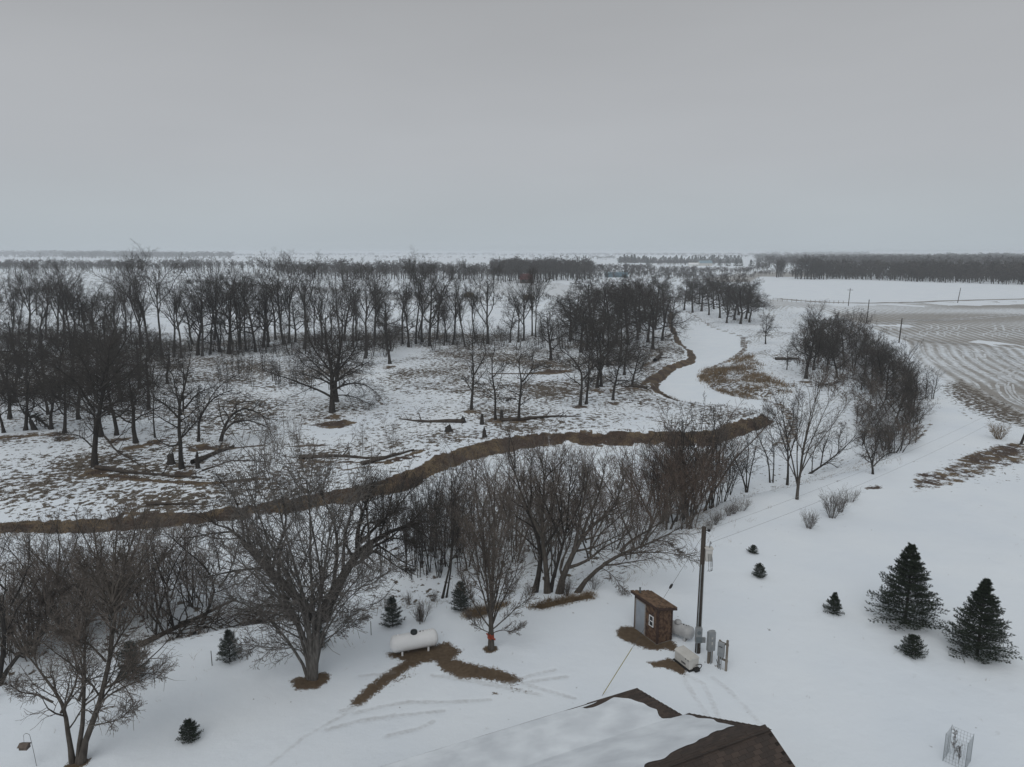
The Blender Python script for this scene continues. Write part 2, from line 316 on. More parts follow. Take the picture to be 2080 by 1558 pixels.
# stubble field on the right
FIELD_EDGE = polyz([(1648, 624), (1675, 634), (1720, 648), (1760, 662), (1805, 682), (1838, 694), (1846, 716), (1872, 742), (1930, 782), (2000, 826), (2080, 872), (2300, 980)], 0.0)
FIELD = np.vstack([FIELD_EDGE, polyz([(2900, 700), (2900, 606), (2300, 606), (2080, 611), (1950, 612), (1860, 614), (1750, 620)], 0.0)])
d_fd = sdf(GX, GY, FIELD); field = 1 - sstep(-2.0, 2.0, d_fd)
rowc = np.minimum(seg_dist(GX, GY, FIELD_EDGE) + 2.5 * (fbm(GX, GY, 30, 2) - 0.5), 400)
drift = fbm(GX * 0.35 + 0.0 * GY, GY, 26, 4)          # long drifted snow bands across the field
def far_mask(pl, w):
    return w * (1 - sstep(-3.0, 3.0, sdf_near(GX, GY, polyz(pl, 0.0), 12.0)))
stubble_far = np.zeros_like(GX)
for pl, w in (([(1440, 546), (1560, 541), (1740, 549), (1720, 556), (1500, 552)], 0.55), ([(1400, 560), (1500, 550), (1740, 558), (1640, 563), (1480, 564)], 0.9), ([(1000, 562), (1230, 580), (1400, 590), (1250, 602), (1050, 596), (950, 585)], 0.5),
              ([(700, 590), (1000, 598), (1060, 604), (850, 602), (700, 596)], 0.6), ([(1200, 530), (1400, 534), (1380, 538), (1180, 535)], 0.45), ([(1000, 527), (1250, 531), (1220, 534), (1000, 531)], 0.35), ([(560, 519), (800, 520), (1000, 523), (800, 524)], 0.35),
              ([(400, 570), (700, 580), (720, 592), (560, 588), (380, 576)], 0.5), ([(1550, 605), (1640, 614), (1720, 622), (1650, 626), (1560, 622)], 0.6), ([(1470, 522), (1560, 520), (1560, 524), (1460, 525)], 0.3)):
    stubble_far = np.maximum(stubble_far, far_mask(pl, w))
# ---- ground material
def ground_mat():
    m = bpy.data.materials.new('snowy_ground'); m.use_nodes = True; nt = m.node_tree; N = nt.nodes; L = nt.links
    b = N['Principled BSDF']; b.inputs['Roughness'].default_value = 0.8; b.inputs['Specular IOR Level'].default_value = 0.15
    geo = N.new('ShaderNodeNewGeometry'); P = geo.outputs['Position']
    def att(n): a = N.new('ShaderNodeAttribute'); a.attribute_name = n; return a.outputs['Fac']
    def noise(sc, det=4.0, rough=0.55, vec=None):
        n = N.new('ShaderNodeTexNoise'); n.inputs['Scale'].default_value = sc; n.inputs['Detail'].default_value = det; n.inputs['Roughness'].default_value = rough
        L.new(vec or P, n.inputs['Vector']); return n.outputs[0]
    def mth(op, a, b_=None, c=None):
        n = N.new('ShaderNodeMath'); n.operation = op
        for i, q in enumerate((a, b_, c)):
            if q is None: continue
            if isinstance(q, (int, float)): n.inputs[i].default_value = q
            else: L.new(q, n.inputs[i])
        return n.outputs[0]
    def rng(x, a, b_, c=0.0, d=1.0):
        n = N.new('ShaderNodeMapRange'); n.interpolation_type = 'SMOOTHSTEP'; L.new(x, n.inputs[0])
        for i, q in enumerate((a, b_, c, d)):
            if isinstance(q, (int, float)): n.inputs[i + 1].default_value = q
            else: L.new(q, n.inputs[i + 1])
        return n.outputs[0]
    def ramp(x, c1, c2, p1=0.3, p2=0.7):
        n = N.new('ShaderNodeValToRGB'); n.color_ramp.elements[0].color = (*c1, 1); n.color_ramp.elements[1].color = (*c2, 1)
        n.color_ramp.elements[0].position = p1; n.color_ramp.elements[1].position = p2; L.new(x, n.inputs[0]); return n.outputs[0]
    def mix(f, a, b_):
        n = N.new('ShaderNodeMix'); n.data_type = 'RGBA'; L.new(f, n.inputs[0]); L.new(a, n.inputs[6]); L.new(b_, n.inputs[7]); return n.outputs[2]
    n_big = noise(0.12, 3); n_mid = noise(0.9, 5, 0.6); n_fine = noise(5.0, 4, 0.6); n_tuft = noise(1.5, 4, 0.62)
    snow = ramp(n_big, (0.735, 0.795, 0.86), (0.80, 0.85, 0.895))
    # ice of the river: a touch bluer and smoother
    icec = ramp(noise(0.3, 3), (0.76, 0.825, 0.89), (0.81, 0.865, 0.915))
    col = mix(att('ice'), snow, icec)
    # stubble field: rows of stubble and drifted snow
    w = N.new('ShaderNodeMath'); w.operation = 'SINE'; L.new(mth('MULTIPLY', att('rowc'), 2 * math.pi / 2.3), w.inputs[0])
    fcov = mth('ADD', mth('ADD', mth('MULTIPLY', w.outputs[0], 0.15), mth('MULTIPLY', mth('SUBTRACT', n_mid, 0.5), 0.9)), att('field'))
    stub = ramp(n_fine, (0.15, 0.132, 0.108), (0.29, 0.26, 0.222))
    col = mix(rng(fcov, 0.30, 0.95, 0.0, 0.86), col, stub)
    # tufts of grass poking through the snow
    th = mth('SUBTRACT', 0.76, mth('MULTIPLY', att('tuft'), 0.33))
    tf = rng(mth('SUBTRACT', n_tuft, th), 0.0, 0.06)
    gcol = ramp(n_fine, (0.06, 0.05, 0.04), (0.15, 0.125, 0.098))
    col = mix(mth('MULTIPLY', tf, rng(att('tuft'), 0.02, 0.2)), col, gcol)
    # mats of dead grass
    mat_n = mth('ADD', mth('MULTIPLY', mth('SUBTRACT', n_mid, 0.5), 1.05), mth('MULTIPLY', mth('SUBTRACT', n_fine, 0.5), 0.5))
    gf = rng(mth('ADD', att('grass'), mat_n), 0.46, 0.62)
    g2 = mix(rng(noise(0.45, 4), 0.42, 0.62), ramp(n_fine, (0.034, 0.024, 0.019), (0.095, 0.066, 0.05)), ramp(n_fine, (0.085, 0.062, 0.04), (0.18, 0.135, 0.085)))
    col = mix(mth('MULTIPLY', gf, rng(att('grass'), 0.02, 0.15)), col, g2)
    # bare soil
    so_n = mth('ADD', mth('MULTIPLY', mth('SUBTRACT', n_mid, 0.5), 0.6), mth('ADD', mth('MULTIPLY', mth('SUBTRACT', n_fine, 0.5), 0.8), mth('MULTIPLY', mth('SUBTRACT', noise(19.0, 3), 0.5), 1.0)))
    sf = rng(mth('ADD', att('soil'), so_n), 0.44, 0.62)
    so = ramp(mth('ADD', mth('MULTIPLY', n_fine, 0.6), mth('MULTIPLY', n_mid, 0.4)), (0.068, 0.048, 0.031), (0.145, 0.108, 0.073))
    col = mix(mth('MULTIPLY', sf, rng(att('soil'), 0.03, 0.2)), col, so)
    # scuffed tyre marks: thin trodden snow with a little dirt
    wf = rng(mth('ADD', att('wear'), mth('ADD', mth('MULTIPLY', mth('SUBTRACT', n_fine, 0.5), 0.55), mth('MULTIPLY', mth('SUBTRACT', n_mid, 0.5), 0.5))), 0.28, 0.95, 0.0, 0.6)
    rgb = N.new('ShaderNodeRGB'); rgb.outputs[0].default_value = (0.30, 0.285, 0.27, 1)
    col = mix(mth('MULTIPLY', wf, rng(att('wear'), 0.03, 0.3)), col, rgb.outputs[0])
    # scattered specks of weed in the yard snow
    spk = rng(noise(2.6, 2, 0.5), 0.735, 0.78, 0.0, 0.55)
    col = mix(spk, col, gcol)
    L.new(col, b.inputs['Base Color'])
    bp = N.new('ShaderNodeBump'); bp.inputs['Strength'].default_value = 0.55; bp.inputs['Distance'].default_value = 0.12
    hh = mth('ADD', mth('MULTIPLY', n_mid, 0.7), mth('ADD', mth('MULTIPLY', n_fine, 0.18), mth('MULTIPLY', noise(0.35, 3), 1.4)))
    hh = mth('SUBTRACT', hh, mth('MULTIPLY', att('wear'), 0.5))
    L.new(hh, bp.inputs['Height']); L.new(bp.outputs[0], b.inputs['Normal'])
    return m
MAT['ground'] = ground_mat()
_i = np.arange(nr * na).reshape(nr, na)
quads = np.stack([_i[:-1, :-1], _i[:-1, 1:], _i[1:, 1:], _i[1:, :-1]], -1).reshape(-1, 4)
_V = np.stack([GX, GY, GZ], 1)
# smooth normals for the whole sheet, kept on every region so that no seam shows
e1 = _V[quads[:, 2]] - _V[quads[:, 0]]; e2 = _V[quads[:, 3]] - _V[quads[:, 1]]; fn = np.cross(e1, e2)
fn[fn[:, 2] < 0] *= -1
fn /= np.linalg.norm(fn, axis=1, keepdims=True) + 1e-12
VN = np.zeros_like(_V)
for k in range(4): np.add.at(VN, quads[:, k], fn)
VN /= np.linalg.norm(VN, axis=1, keepdims=True) + 1e-12
ATT = dict(soil=soil, grass=grass, tuft=np.where(d_rv < -0.8, np.where(d_fl < 3, tuft, 0), tuft), wear=wear,
           field=np.maximum(field * np.clip(0.20 + 1.05 * drift, 0, 0.92), stubble_far), rowc=rowc, ice=(1 - sstep(-1.0, 0.2, d_rv)) * sstep(1.5, 3.0, d_fl))
qc = quads[:, 0]
region = np.full(len(quads), 0)
region[(d_fl[qc] < 2.4)] = 1
region[(d_rv[qc] < -0.5) & (d_fl[qc] > 2.4)] = 2
region[(d_fd[qc] < 0)] = 3
far = np.hypot(GX[qc], GY[qc]) > 420
region[far & (region != 3)] = 4
for k, nm in enumerate(('snowy_yard', 'oak_pasture_ground', 'frozen_river', 'stubble_field', 'far_plain')):
    q = quads[region == k]
    used, inv = np.unique(q, return_inverse=True); q2 = inv.reshape(-1, 4)
    ex = [q2]
    me = mk(nm, _V[used], ex, True)
    if k == 0: pass
    for a, v in ATT.items():
        at_ = me.attributes.new(a, 'FLOAT', 'POINT'); at_.data.foreach_set('value', np.ascontiguousarray(v[used], np.float32))
    me.normals_split_custom_set_from_vertices(VN[used].astype(np.float32).tolist()) if len(used) < 400000 else None
    obj(nm, me, MAT['ground'], kind='structure')
# nadir patch under the camera
th = np.linspace(0, 2 * math.pi, 48, endpoint=False)
_rz = height(6.4 * np.sin(th), 6.4 * np.cos(th)) - 0.01
obj('ground_patch', mk('ground_patch', np.vstack([[[0, 0, _rz.mean()]], np.stack([6.4 * np.sin(th), 6.4 * np.cos(th), _rz], 1)]),
    np.array([[0, 1 + (i + 1) % 48, 1 + i] for i in range(48)])), MAT['snow'], kind='structure')
def ribbon(name, pts, width, m, dz=0.01, jitter=0.25, seed=0, step=2.0, kind='structure'):
    p = np.array(pts, float); d = np.concatenate([[0], np.cumsum(np.hypot(*np.diff(p, axis=0).T))]); n = max(6, int(d[-1] / step))
    s = np.linspace(0, d[-1], n)
    # smooth the polyline (Catmull-like by double averaging)
    x = np.interp(s, d, p[:, 0]); y = np.interp(s, d, p[:, 1])
    for _ in range(max(2, n // 12)):
        x[1:-1] = (x[:-2] + 2 * x[1:-1] + x[2:]) / 4; y[1:-1] = (y[:-2] + 2 * y[1:-1] + y[2:]) / 4
    tx = np.gradient(x); ty = np.gradient(y); l = np.hypot(tx, ty) + 1e-9; rs = RS(seed)
    wl = width / 2 * (1 + jitter * rs.randn(n)); wr = width / 2 * (1 + jitter * rs.randn(n)); wl = np.clip(wl, 0.05, None); wr = np.clip(wr, 0.05, None)
    wl[[0, -1]] = wr[[0, -1]] = 0.05
    ax, ay, bx, by = x - ty / l * wl, y + tx / l * wl, x + ty / l * wr, y - tx / l * wr
    V = np.concatenate([np.stack([ax, ay, height(ax, ay) + dz], 1), np.stack([bx, by, height(bx, by) + dz], 1)])
    i = np.arange(n - 1); return obj(name, mk(name, V, np.stack([i + n, i + n + 1, i + 1, i], 1)), m, kind=kind)
def offset_line(p, o):
    p = np.asarray(p, float); d = np.concatenate([[0], np.cumsum(np.hypot(*np.diff(p, axis=0).T))]); s = np.linspace(0, d[-1], 60); x = np.interp(s, d, p[:, 0]); y = np.interp(s, d, p[:, 1])
    for _ in range(6): x[1:-1] = (x[:-2] + 2 * x[1:-1] + x[2:]) / 4; y[1:-1] = (y[:-2] + 2 * y[1:-1] + y[2:]) / 4
    tx, ty = np.gradient(x), np.gradient(y); l = np.hypot(tx, ty) + 1e-9; return np.stack([x - ty / l * o, y + tx / l * o], 1)
mat('track_snow', (0.42, 0.43, 0.435), (0.74, 0.78, 0.82), 0.35, 0.85)
FT = [([(1310, 540), (1330, 600), (1400, 670), (1520, 730), (1640, 790), (1760, 850), (1780, 890)], 1.5), ([(1430, 560), (1480, 640), (1560, 690), (1700, 760), (1770, 805)], 1.5),
      ([(1540, 552), (1640, 600), (1640, 650), (1720, 710), (1800, 760), (1900, 790)], 1.5), ([(1200, 528), (1400, 540), (1640, 560), (1740, 600), (1840, 670), (1960, 730), (2090, 795)], 1.9),
      ([(1660, 552), (1800, 575), (1950, 640), (2090, 720)], 1.9), ([(1740, 612), (1742, 650), (1800, 700), (1920, 760), (2060, 815)], 1.4), ([(2100, 715), (1980, 740), (1925, 770), (1920, 800), (1985, 835)], 1.5),
      ([(2100, 755), (2055, 785), (2060, 810), (2100, 830)], 1.4), ([(1920, 830), (1910, 880), (1940, 930), (2000, 980), (2100, 1022)], 1.4), ([(1962, 850), (1970, 910), (2012, 960), (2100, 1008)], 1.0),
      ([(980, 440), (1080, 430), (1060, 410), (1180, 400), (1260, 400)], 1.8), ([(1040, 440), (1130, 462), (1200, 490), (1260, 487)], 1.6), ([(1380, 388), (1390, 412), (1290, 440), (1300, 455), (1240, 480), (1220, 470)], 1.6),
      ([(1500, 400), (1505, 420), (1420, 442), (1445, 462), (1400, 480)], 1.6), ([(1600, 388), (1595, 420), (1525, 448), (1535, 466)], 1.6), ([(1880, 388), (1895, 430), (1800, 460), (1800, 478)], 1.8), ([(2000, 440), (1920, 460), (1910, 480)], 1.5),
      ([(2090, 410), (2010, 420), (2030, 440), (2090, 445)], 1.5), ([(620, 330), (760, 320), (900, 325)], 2.0), ([(560, 290), (800, 300), (1000, 290)], 2.0), ([(1100, 350), (1500, 345), (2090, 300)], 3.0), ([(900, 375), (1150, 362), (1280, 385)], 2.5),
      ([(1180, 500), (1400, 520), (1700, 545), (1850, 590), (2090, 690)], 1.1), ([(1850, 610), (1960, 690), (2090, 760)], 1.0)]
for k, (pl, w) in enumerate(FT): [ribbon('snow_track', offset_line(ZF(pl), s_ * w * 0.55), w * 0.30, MAT['track_snow'], 0.012 + 0.002 * k, 0.35, k, 1.0) for s_ in (-1, 1)]
ribbon('snow_drift', ZF([(1720, 505), (1800, 515), (1900, 535), (2000, 560), (2110, 590)]), 7.0, MAT['snow'], 0.008, 0.3, 91, 3.0)
ribbon('snow_drift', ZF([(860, 395), (1000, 390), (1120, 388), (1230, 395)]), 12.0, MAT['snow'], 0.007, 0.25, 92, 3.0)
ribbon('snow_drift', ZF([(940, 225), (1400, 220), (2120, 200)]), 24.0, MAT['snow'], 0.007, 0.2, 93, 4.0)
mat('road', (0.17, 0.16, 0.145), (0.34, 0.33, 0.32), 0.4, 0.9)
ribbon('road', polyz([(1552, 604), (1620, 611), (1700, 615), (1780, 616), (1900, 612), (2100, 607), (2400, 600)], 0), 5.0, MAT['road'], 0.02, 0.25, 5, 4.0)
# ------------------------------------------------------------------ growing trees
def ribbons(P, R):
    # the finest twigs: one thin blade per segment
    N, k = P.shape[:2]; T = np.gradient(P, axis=1); a = unit(np.cross(unit(T), RS(N).randn(N, 1, 3))) * (R * 1.3)[..., None]
    V = np.stack([P - a, P + a], 2); i = (np.arange(N)[:, None] * k + np.arange(k - 1)[None]) * 2
    return V.reshape(-1, 3), np.stack([i, i + 1, i + 3, i + 2], -1).reshape(-1, 4)
def tubes(P, R, s):
    if s == 2: return ribbons(P, R)
    N, k = P.shape[:2]; T = np.gradient(P, axis=1); T /= np.linalg.norm(T, axis=2, keepdims=True) + 1e-9
    mt = T.mean(1); ref = np.where((np.abs(mt[:, 2]) < 0.8)[:, None], np.array([[0, 0, 1.0]]), np.array([[1.0, 0, 0]]))[:, None, :]
    a = np.cross(T, np.broadcast_to(ref, T.shape)); a /= np.linalg.norm(a, axis=2, keepdims=True) + 1e-9; b = np.cross(T, a)
    th = np.arange(s) * 2 * math.pi / s
    V = P[:, :, None, :] + R[:, :, None, None] * (np.cos(th)[None, None, :, None] * a[:, :, None, :] + np.sin(th)[None, None, :, None] * b[:, :, None, :])
    i = (np.arange(N)[:, None, None] * k + np.arange(k - 1)[None, :, None]) * s; q = np.arange(s); q2 = (q + 1) % s
    F = np.stack(np.broadcast_arrays(i + q, i + q2, i + s + q2, i + s + q), -1).reshape(-1, 4)
    return V.reshape(-1, 3), F
def join(parts):
    V = []; F = []; o = 0
    for v, f in parts: V.append(v); F.append(f + o); o += len(v)
    return np.concatenate(V), np.concatenate(F)
def unit(v): return v / (np.linalg.norm(v, axis=-1, keepdims=True) + 1e-9)
def extrude(start, d, length, r0, r1, k, gn, trop, rs, rmin):
    N = len(start); P = np.zeros((N, k + 1, 3)); P[:, 0] = start; d = unit(d)
    for j in range(k):
        P[:, j + 1] = P[:, j] + d * (length / k)[:, None]
        d = unit(d + gn * rs.randn(N, 3) + np.array([0, 0, trop]))
    t = np.linspace(0, 1, k + 1)[None]; R = np.maximum(r0[:, None] * (1 - t) + r1[:, None] * t, rmin); return P, R
def shoots(P, R, n, t0, ang, asd, lf, rr, gn, trop, k, rs, rmin=0.004, labs=None, lt=0.45, t1=1.0):
    """n child shoots on every branch of P; lf: length as a share of the parent (or labs: absolute)"""
    N, K = P.shape[:2]; t = t0 + (t1 - t0) * (np.arange(n)[None] + rs.rand(N, n)) / n; x = np.clip(t * (K - 1), 0, K - 1.001); i = x.astype(int); f = (x - i)[..., None]
    b = np.arange(N)[:, None]; pos = P[b, i] * (1 - f) + P[b, i + 1] * f; tan = unit(P[b, i + 1] - P[b, i]); r = R[b, i] * (1 - f[..., 0]) + R[b, i + 1] * f[..., 0]
    az = (np.arange(n) * 2.39996)[None] + rs.rand(N, 1) * 6.28 + 0.5 * rs.randn(N, n)
    ref = np.where((np.abs(tan[..., 2]) < 0.9)[..., None], np.array([0, 0, 1.0]), np.array([1.0, 0, 0])); a = unit(np.cross(tan, ref)); c = np.cross(tan, a)
    an = rad(ang) + rad(asd) * rs.randn(N, n); d = np.cos(an)[..., None] * tan + np.sin(an)[..., None] * (np.cos(az)[..., None] * a + np.sin(az)[..., None] * c)
    L = np.linalg.norm(np.diff(P, axis=1), axis=2).sum(1)[:, None] * lf if labs is None else np.full((N, n), labs)
    L = L * (1 - lt * (t - t0) / max(1e-6, 1 - t0)) * (0.65 + 0.7 * rs.rand(N, n))
    M = N * n; r0 = np.maximum(r.reshape(M) * rr, rmin)
    return extrude(pos.reshape(M, 3), d.reshape(M, 3), L.reshape(M), r0, r0 * 0.35, k, gn, trop, rs, rmin)
def tree_meshes(name, wood, twigs, bark, twig):
    tv = join([tubes(P, R, s) for P, R, s in wood]); cv = join([tubes(P, R, 2 if i == len(twigs) - 1 else 3) for i, (P, R) in enumerate(twigs)])
    a = mk(name + '_trunk', *tv, smooth=True); a.materials.append(MAT[bark]); b = mk(name + '_crown', *cv); b.materials.append(MAT[twig]); return a, b
def stem(h, r, rs, k=8, gn=0.05, lean=(0, 0), r1=0.25):
    return extrude(np.zeros((1, 3)) - [[0, 0, 0.25]], np.array([[lean[0], lean[1], 1.0]]), np.array([h + 0.25]), np.array([r]), np.array([r * r1]), k, gn, 0.05, rs, 0.02)
def flare(P, R):
    R = R.copy(); R[:, 0] *= 1.5; return P, R
def oak(seed, h=15.0, dense=1.0, r=0.36, wide=1.0):
    rs = RS(seed); T = flare(*stem(h * 0.72, r, rs, 9, 0.085, (0.05 * rs.randn(), 0.05 * rs.randn())))
    l1 = shoots(*T, 13, 0.28, 62, 14, 0, 0.55, 0.20, 0.05, 7, rs, 0.03, labs=h * 0.40 * wide, lt=0.35)
    l2 = shoots(*l1, 9, 0.15, 50, 16, 0.50, 0.6, 0.2, 0.03, 5, rs, 0.02)
    l3 = shoots(*l2, int(7 * dense), 0.15, 48, 18, 0.52, 0.6, 0.2, 0.03, 4, rs, 0.0135)
    l4 = shoots(*l3, int(4 * dense), 0.1, 46, 18, 0.55, 0.7, 0.2, 0.02, 2, rs, 0.0105)
    return tree_meshes('oak', [(*T, 8), (*l1, 5)], [l2, l3, l4], 'bark_dark', 'twig_dark')
def cottonwood(seed, h=20.0, r=0.37, fork=0.45, lean=0.0):
    rs = RS(seed); T = flare(*stem(h * 0.8, r, rs, 10, 0.045, (lean + 0.06 * rs.randn(), 0.06 * rs.randn()), 0.3))
    l1 = shoots(*T, 7, fork, 30, 8, 0, 0.66, 0.10, 0.07, 8, rs, 0.035, labs=h * 0.52, lt=0.35)
    l2 = shoots(*l1, 9, 0.2, 38, 12, 0.46, 0.5, 0.13, 0.07, 5, rs, 0.022)
    l2b = shoots(*T, 8, 0.62, 38, 14, 0, 0.4, 0.13, 0.07, 5, rs, 0.022, labs=h * 0.2)
    l2 = tuple(np.concatenate([a, b]) for a, b in zip(l2, l2b))
    l3 = shoots(*l2, 7, 0.15, 38, 14, 0.54, 0.6, 0.14, 0.05, 3, rs, 0.0145)
    l4 = shoots(*l3, 4, 0.15, 36, 14, 0.58, 0.7, 0.15, 0.04, 1, rs, 0.0115)
    return tree_meshes('cottonwood', [(*T, 8), (*l1, 5)], [l2, l3, l4], 'bark_cottonwood', 'twig_dark')
def sapling(seed, h=6.0, stems=3, bark='bark_dark', twig='twig_dark', spread=0.22, r=0.06, ang=30):
    rs = RS(seed); n = stems; az = np.arange(n) * 2.4 + rs.rand(); sp = spread * (0.4 + rs.rand(n))
    d = np.stack([np.cos(az) * sp, np.sin(az) * sp, np.ones(n)], 1); st = np.stack([np.cos(az), np.sin(az), np.zeros(n)], 1) * 0.18; st[:, 2] = -0.15
    T = extrude(st, d, h * (0.65 + 0.45 * rs.rand(n)), np.full(n, r) * (0.6 + 0.6 * rs.rand(n)), np.full(n, r * 0.2), 8, 0.085, 0.03, rs, 0.012)
    l2 = shoots(*T, 12, 0.22, ang, 10, 0, 0.5, 0.12, 0.06, 4, rs, 0.010, labs=h * 0.30, lt=0.6)
    l3 = shoots(*l2, 7, 0.15, ang + 4, 12, 0.40, 0.6, 0.14, 0.05, 3, rs, 0.0075)
    l4 = shoots(*l3, 3, 0.15, ang + 6, 14, 0.5, 0.7, 0.15, 0.04, 2, rs, 0.006)
    return tree_meshes('sapling', [(*T, 5)], [l2, l3, l4], bark, twig)
def shrub(seed, h=1.6, n=26, twig='twig_grey', spread=0.55):
    rs = RS(seed); az = rs.rand(n) * 6.28; sp = spread * rs.rand(n) ** 0.6; d = np.stack([np.cos(az) * sp, np.sin(az) * sp, np.ones(n)], 1)
    st = np.stack([np.cos(az) * sp, np.sin(az) * sp, 0 * az - 0.1], 1) * 0.35; st[:, 2] = -0.08
    T = extrude(st, d, h * (0.55 + 0.55 * rs.rand(n)), np.full(n, 0.013), np.full(n, 0.006), 5, 0.08, 0.05, rs, 0.005)
    l2 = shoots(*T, 6, 0.3, 30, 10, 0.42, 0.7, 0.15, 0.05, 3, rs, 0.0045); l3 = shoots(*l2, 3, 0.2, 32, 12, 0.5, 0.8, 0.15, 0.05, 2, rs, 0.004)
    return [mk('shrub', *join([tubes(*T, 4), tubes(*l2, 3), tubes(*l3, 2)]))]
OAKS = [oak(11), oak(12, dense=1.25, wide=1.15), oak(13, r=0.32), oak(14, dense=1.2), oak(15, r=0.42, wide=1.25, dense=1.2)]
THIN = [oak(31, h=12, dense=0.72, r=0.27, wide=0.62), oak(32, h=12, dense=0.72, r=0.25, wide=0.7), oak(33, h=12, dense=0.72, r=0.25, wide=0.6)]
COTT = [cottonwood(21), cottonwood(22, fork=0.35), cottonwood(23, fork=0.5, lean=0.1), cottonwood(24, fork=0.3, r=0.36), cottonwood(25, fork=0.55, r=0.28)]
SAPD = [sapling(41, 7, 4), sapling(42, 7, 6, spread=0.3), sapling(43, 7, 2, r=0.075), sapling(44, 7, 5, spread=0.25)]
SAPB = [sapling(45, 8, 3, 'bark_maple', 'twig_brown', 0.3, ang=36), sapling(46, 8, 4, 'bark_maple', 'twig_brown', 0.42, ang=34), sapling(47, 8, 2, 'bark_maple', 'twig_red', 0.25, r=0.08), sapling(48, 8, 4, 'bark_maple', 'twig_red', 0.28)]
SAPR = [sapling(55, 7, 3, 'bark_dark', 'twig_brown', 0.4, ang=38), sapling(56, 7, 4, 'bark_dark', 'twig_brown', 0.5, ang=40), sapling(57, 7, 2, 'bark_dark', 'twig_brown', 0.3, r=0.085, ang=42)]
VASE = [sapling(51, 6, 12, 'bark_maple', 'twig_brown', 0.65, 0.075, 28), sapling(52, 6, 9, 'bark_maple', 'twig_brown', 0.75, 0.08, 28)]
TREE_COUNT = [0]
_TOPS = {}
def mesh_top(me):
    if me.name not in _TOPS:
        c = np.empty(len(me.vertices) * 3, np.float32); me.vertices.foreach_get('co', c); _TOPS[me.name] = float(np.percentile(c[2::3], 99))
    return _TOPS[me.name]
def place_tree(kind, meshes, P, h, h0, label, group=None, w=1.0, rz=None, lean=(0, 0), cat='tree', seed=None):
    TREE_COUNT[0] += 1; rs = RS(1000 + TREE_COUNT[0] if seed is None else seed)
    t = thing(kind, label, cat, P, rs.rand() * 6.283 if rz is None else rz, group); s = h / mesh_top(meshes[1])
    if lean != (0, 0):
        t.rotation_euler = (Matrix.Rotation(lean[0], 3, 'Y') @ Matrix.Rotation(-lean[1], 3, 'X') @ Matrix.Rotation(t.rotation_euler.z, 3, 'Z')).to_euler()
    t.scale = (s * w, s * w, s)
    obj('trunk', meshes[0], None, t); obj('crown', meshes[1], None, t); return t
def top_h(P, py): return max(0.3, zat(P.x, P.y, py) - P.z)
OFF = lambda x, y, ox, oy, s=2.971: (ox + x / s, oy + y / s)
# ---- oaks of the pasture: (base px, top row, meshes, width, lean, label)
OAK_LIST = [
 ((8, 879), 742, OAKS[2], 0.9, 0.0, 'bare oak at the very left edge of the pasture'),
 ((52, 874), 735, OAKS[0], 0.9, 0.06, 'bare oak with a thick arched limb bent down beside its trunk'),
 ((104, 872), 724, OAKS[1], 0.9, 0.12, 'oak leaning right, second trunk after the arched one'),
 ((131, 880), 730, OAKS[3], 0.8, 0.06, 'slightly leaning oak just right of another leaning oak'),
 #((192, 948), 700, OAKS[3], 0.85, 0.02, 'large bare oak, lowest standing trunk at the left of the pasture'),
 ((206, 887), 690, OAKS[1], 0.9, 0.05, 'thick oak directly behind the lowest left oak'),
 ((237, 884), 720, OAKS[0], 0.8, 0.14, 'oak with its trunk tilted right beside a V shaped pair'),
 ((276, 899), 715, OAKS[1], 0.95, -0.06, 'oak forking low into a V in the left pasture'),
 ((315, 889), 705, COTT[4], 0.8, -0.02, 'straight slim tree between the V shaped oak and the snag'),
 #((369, 951), 746, OAKS[2], 1.1, 0.0, 'wide branching oak beside the fallen trunk and the broken stub'),
 #((675, 838), 618, OAKS[4], 1.05, 0.0, 'broad dark oak standing alone in the middle left of the pasture'),
 ((684, 816), 640, OAKS[1], 0.9, 0.04, 'oak half hidden behind the broad dark lone oak'),
 ((30, 818), 690, OAKS[0], 0.9, -0.03, 'oak far left behind the arched limb, with a broken trunk beside it'),
 ((792, 739), 636, OAKS[3], 1.0, 0.0, 'dense oak in front of the cottonwood row with low spreading limbs'),
 #((958, 832), 692, THIN[0], 1.0, 0.03, 'leftmost of three thin crooked oaks standing near the long log'),
 #((1007, 852), 712, THIN[1], 0.95, -0.02, 'middle one of three thin crooked oaks near the long log'),
 #((1054, 854), 706, THIN[2], 1.1, 0.02, 'rightmost of three thin crooked oaks, its top forked in two'),
 ((1119, 731), 608, OAKS[4], 0.8, 0.0, 'tall dense oak with a thick trunk near a brown grass patch'),
 #((1178, 823), 690, THIN[2], 1.3, 0.02, 'forked crooked oak right of the three thin ones'),
 ((1191, 821), 705, THIN[0], 0.8, 0.06, 'slender stem close behind the forked crooked oak'),
 ((1213, 787), 640, OAKS[1], 0.8, 0.0, 'thick twin trunked oak behind the forked crooked oak'),
 ((1221, 785), 650, OAKS[3], 0.75, 0.03, 'right hand stem of the thick twin trunked oak'),
 ((1245, 813), 688, OAKS[2], 0.85, 0.05, 'leaning oak nearest the brown spit of the frozen river'),
 ((1284, 783), 690, OAKS[0], 0.75, 0.0, 'short oak beside the brown river bank spit'),
 ((1192, 712), 610, OAKS[1], 1.0, 0.0, 'dense oak behind the twin trunked oak'),
 ((1158, 694), 612, OAKS[3], 1.0, 0.0, 'dense oak between the thick oak and the twin trunked oak'),
]
for (px, py), ty, ms, w, ln, lab in OAK_LIST:
    P = at(px, py); place_tree('oak_tree', ms, P, top_h(P, ty), 12 if ms in THIN else (20 if ms in COTT else 15), lab, 'oaks scattered over the snowy pasture', w * (1.12 if ms not in COTT else 1.0), lean=(ln, 0))
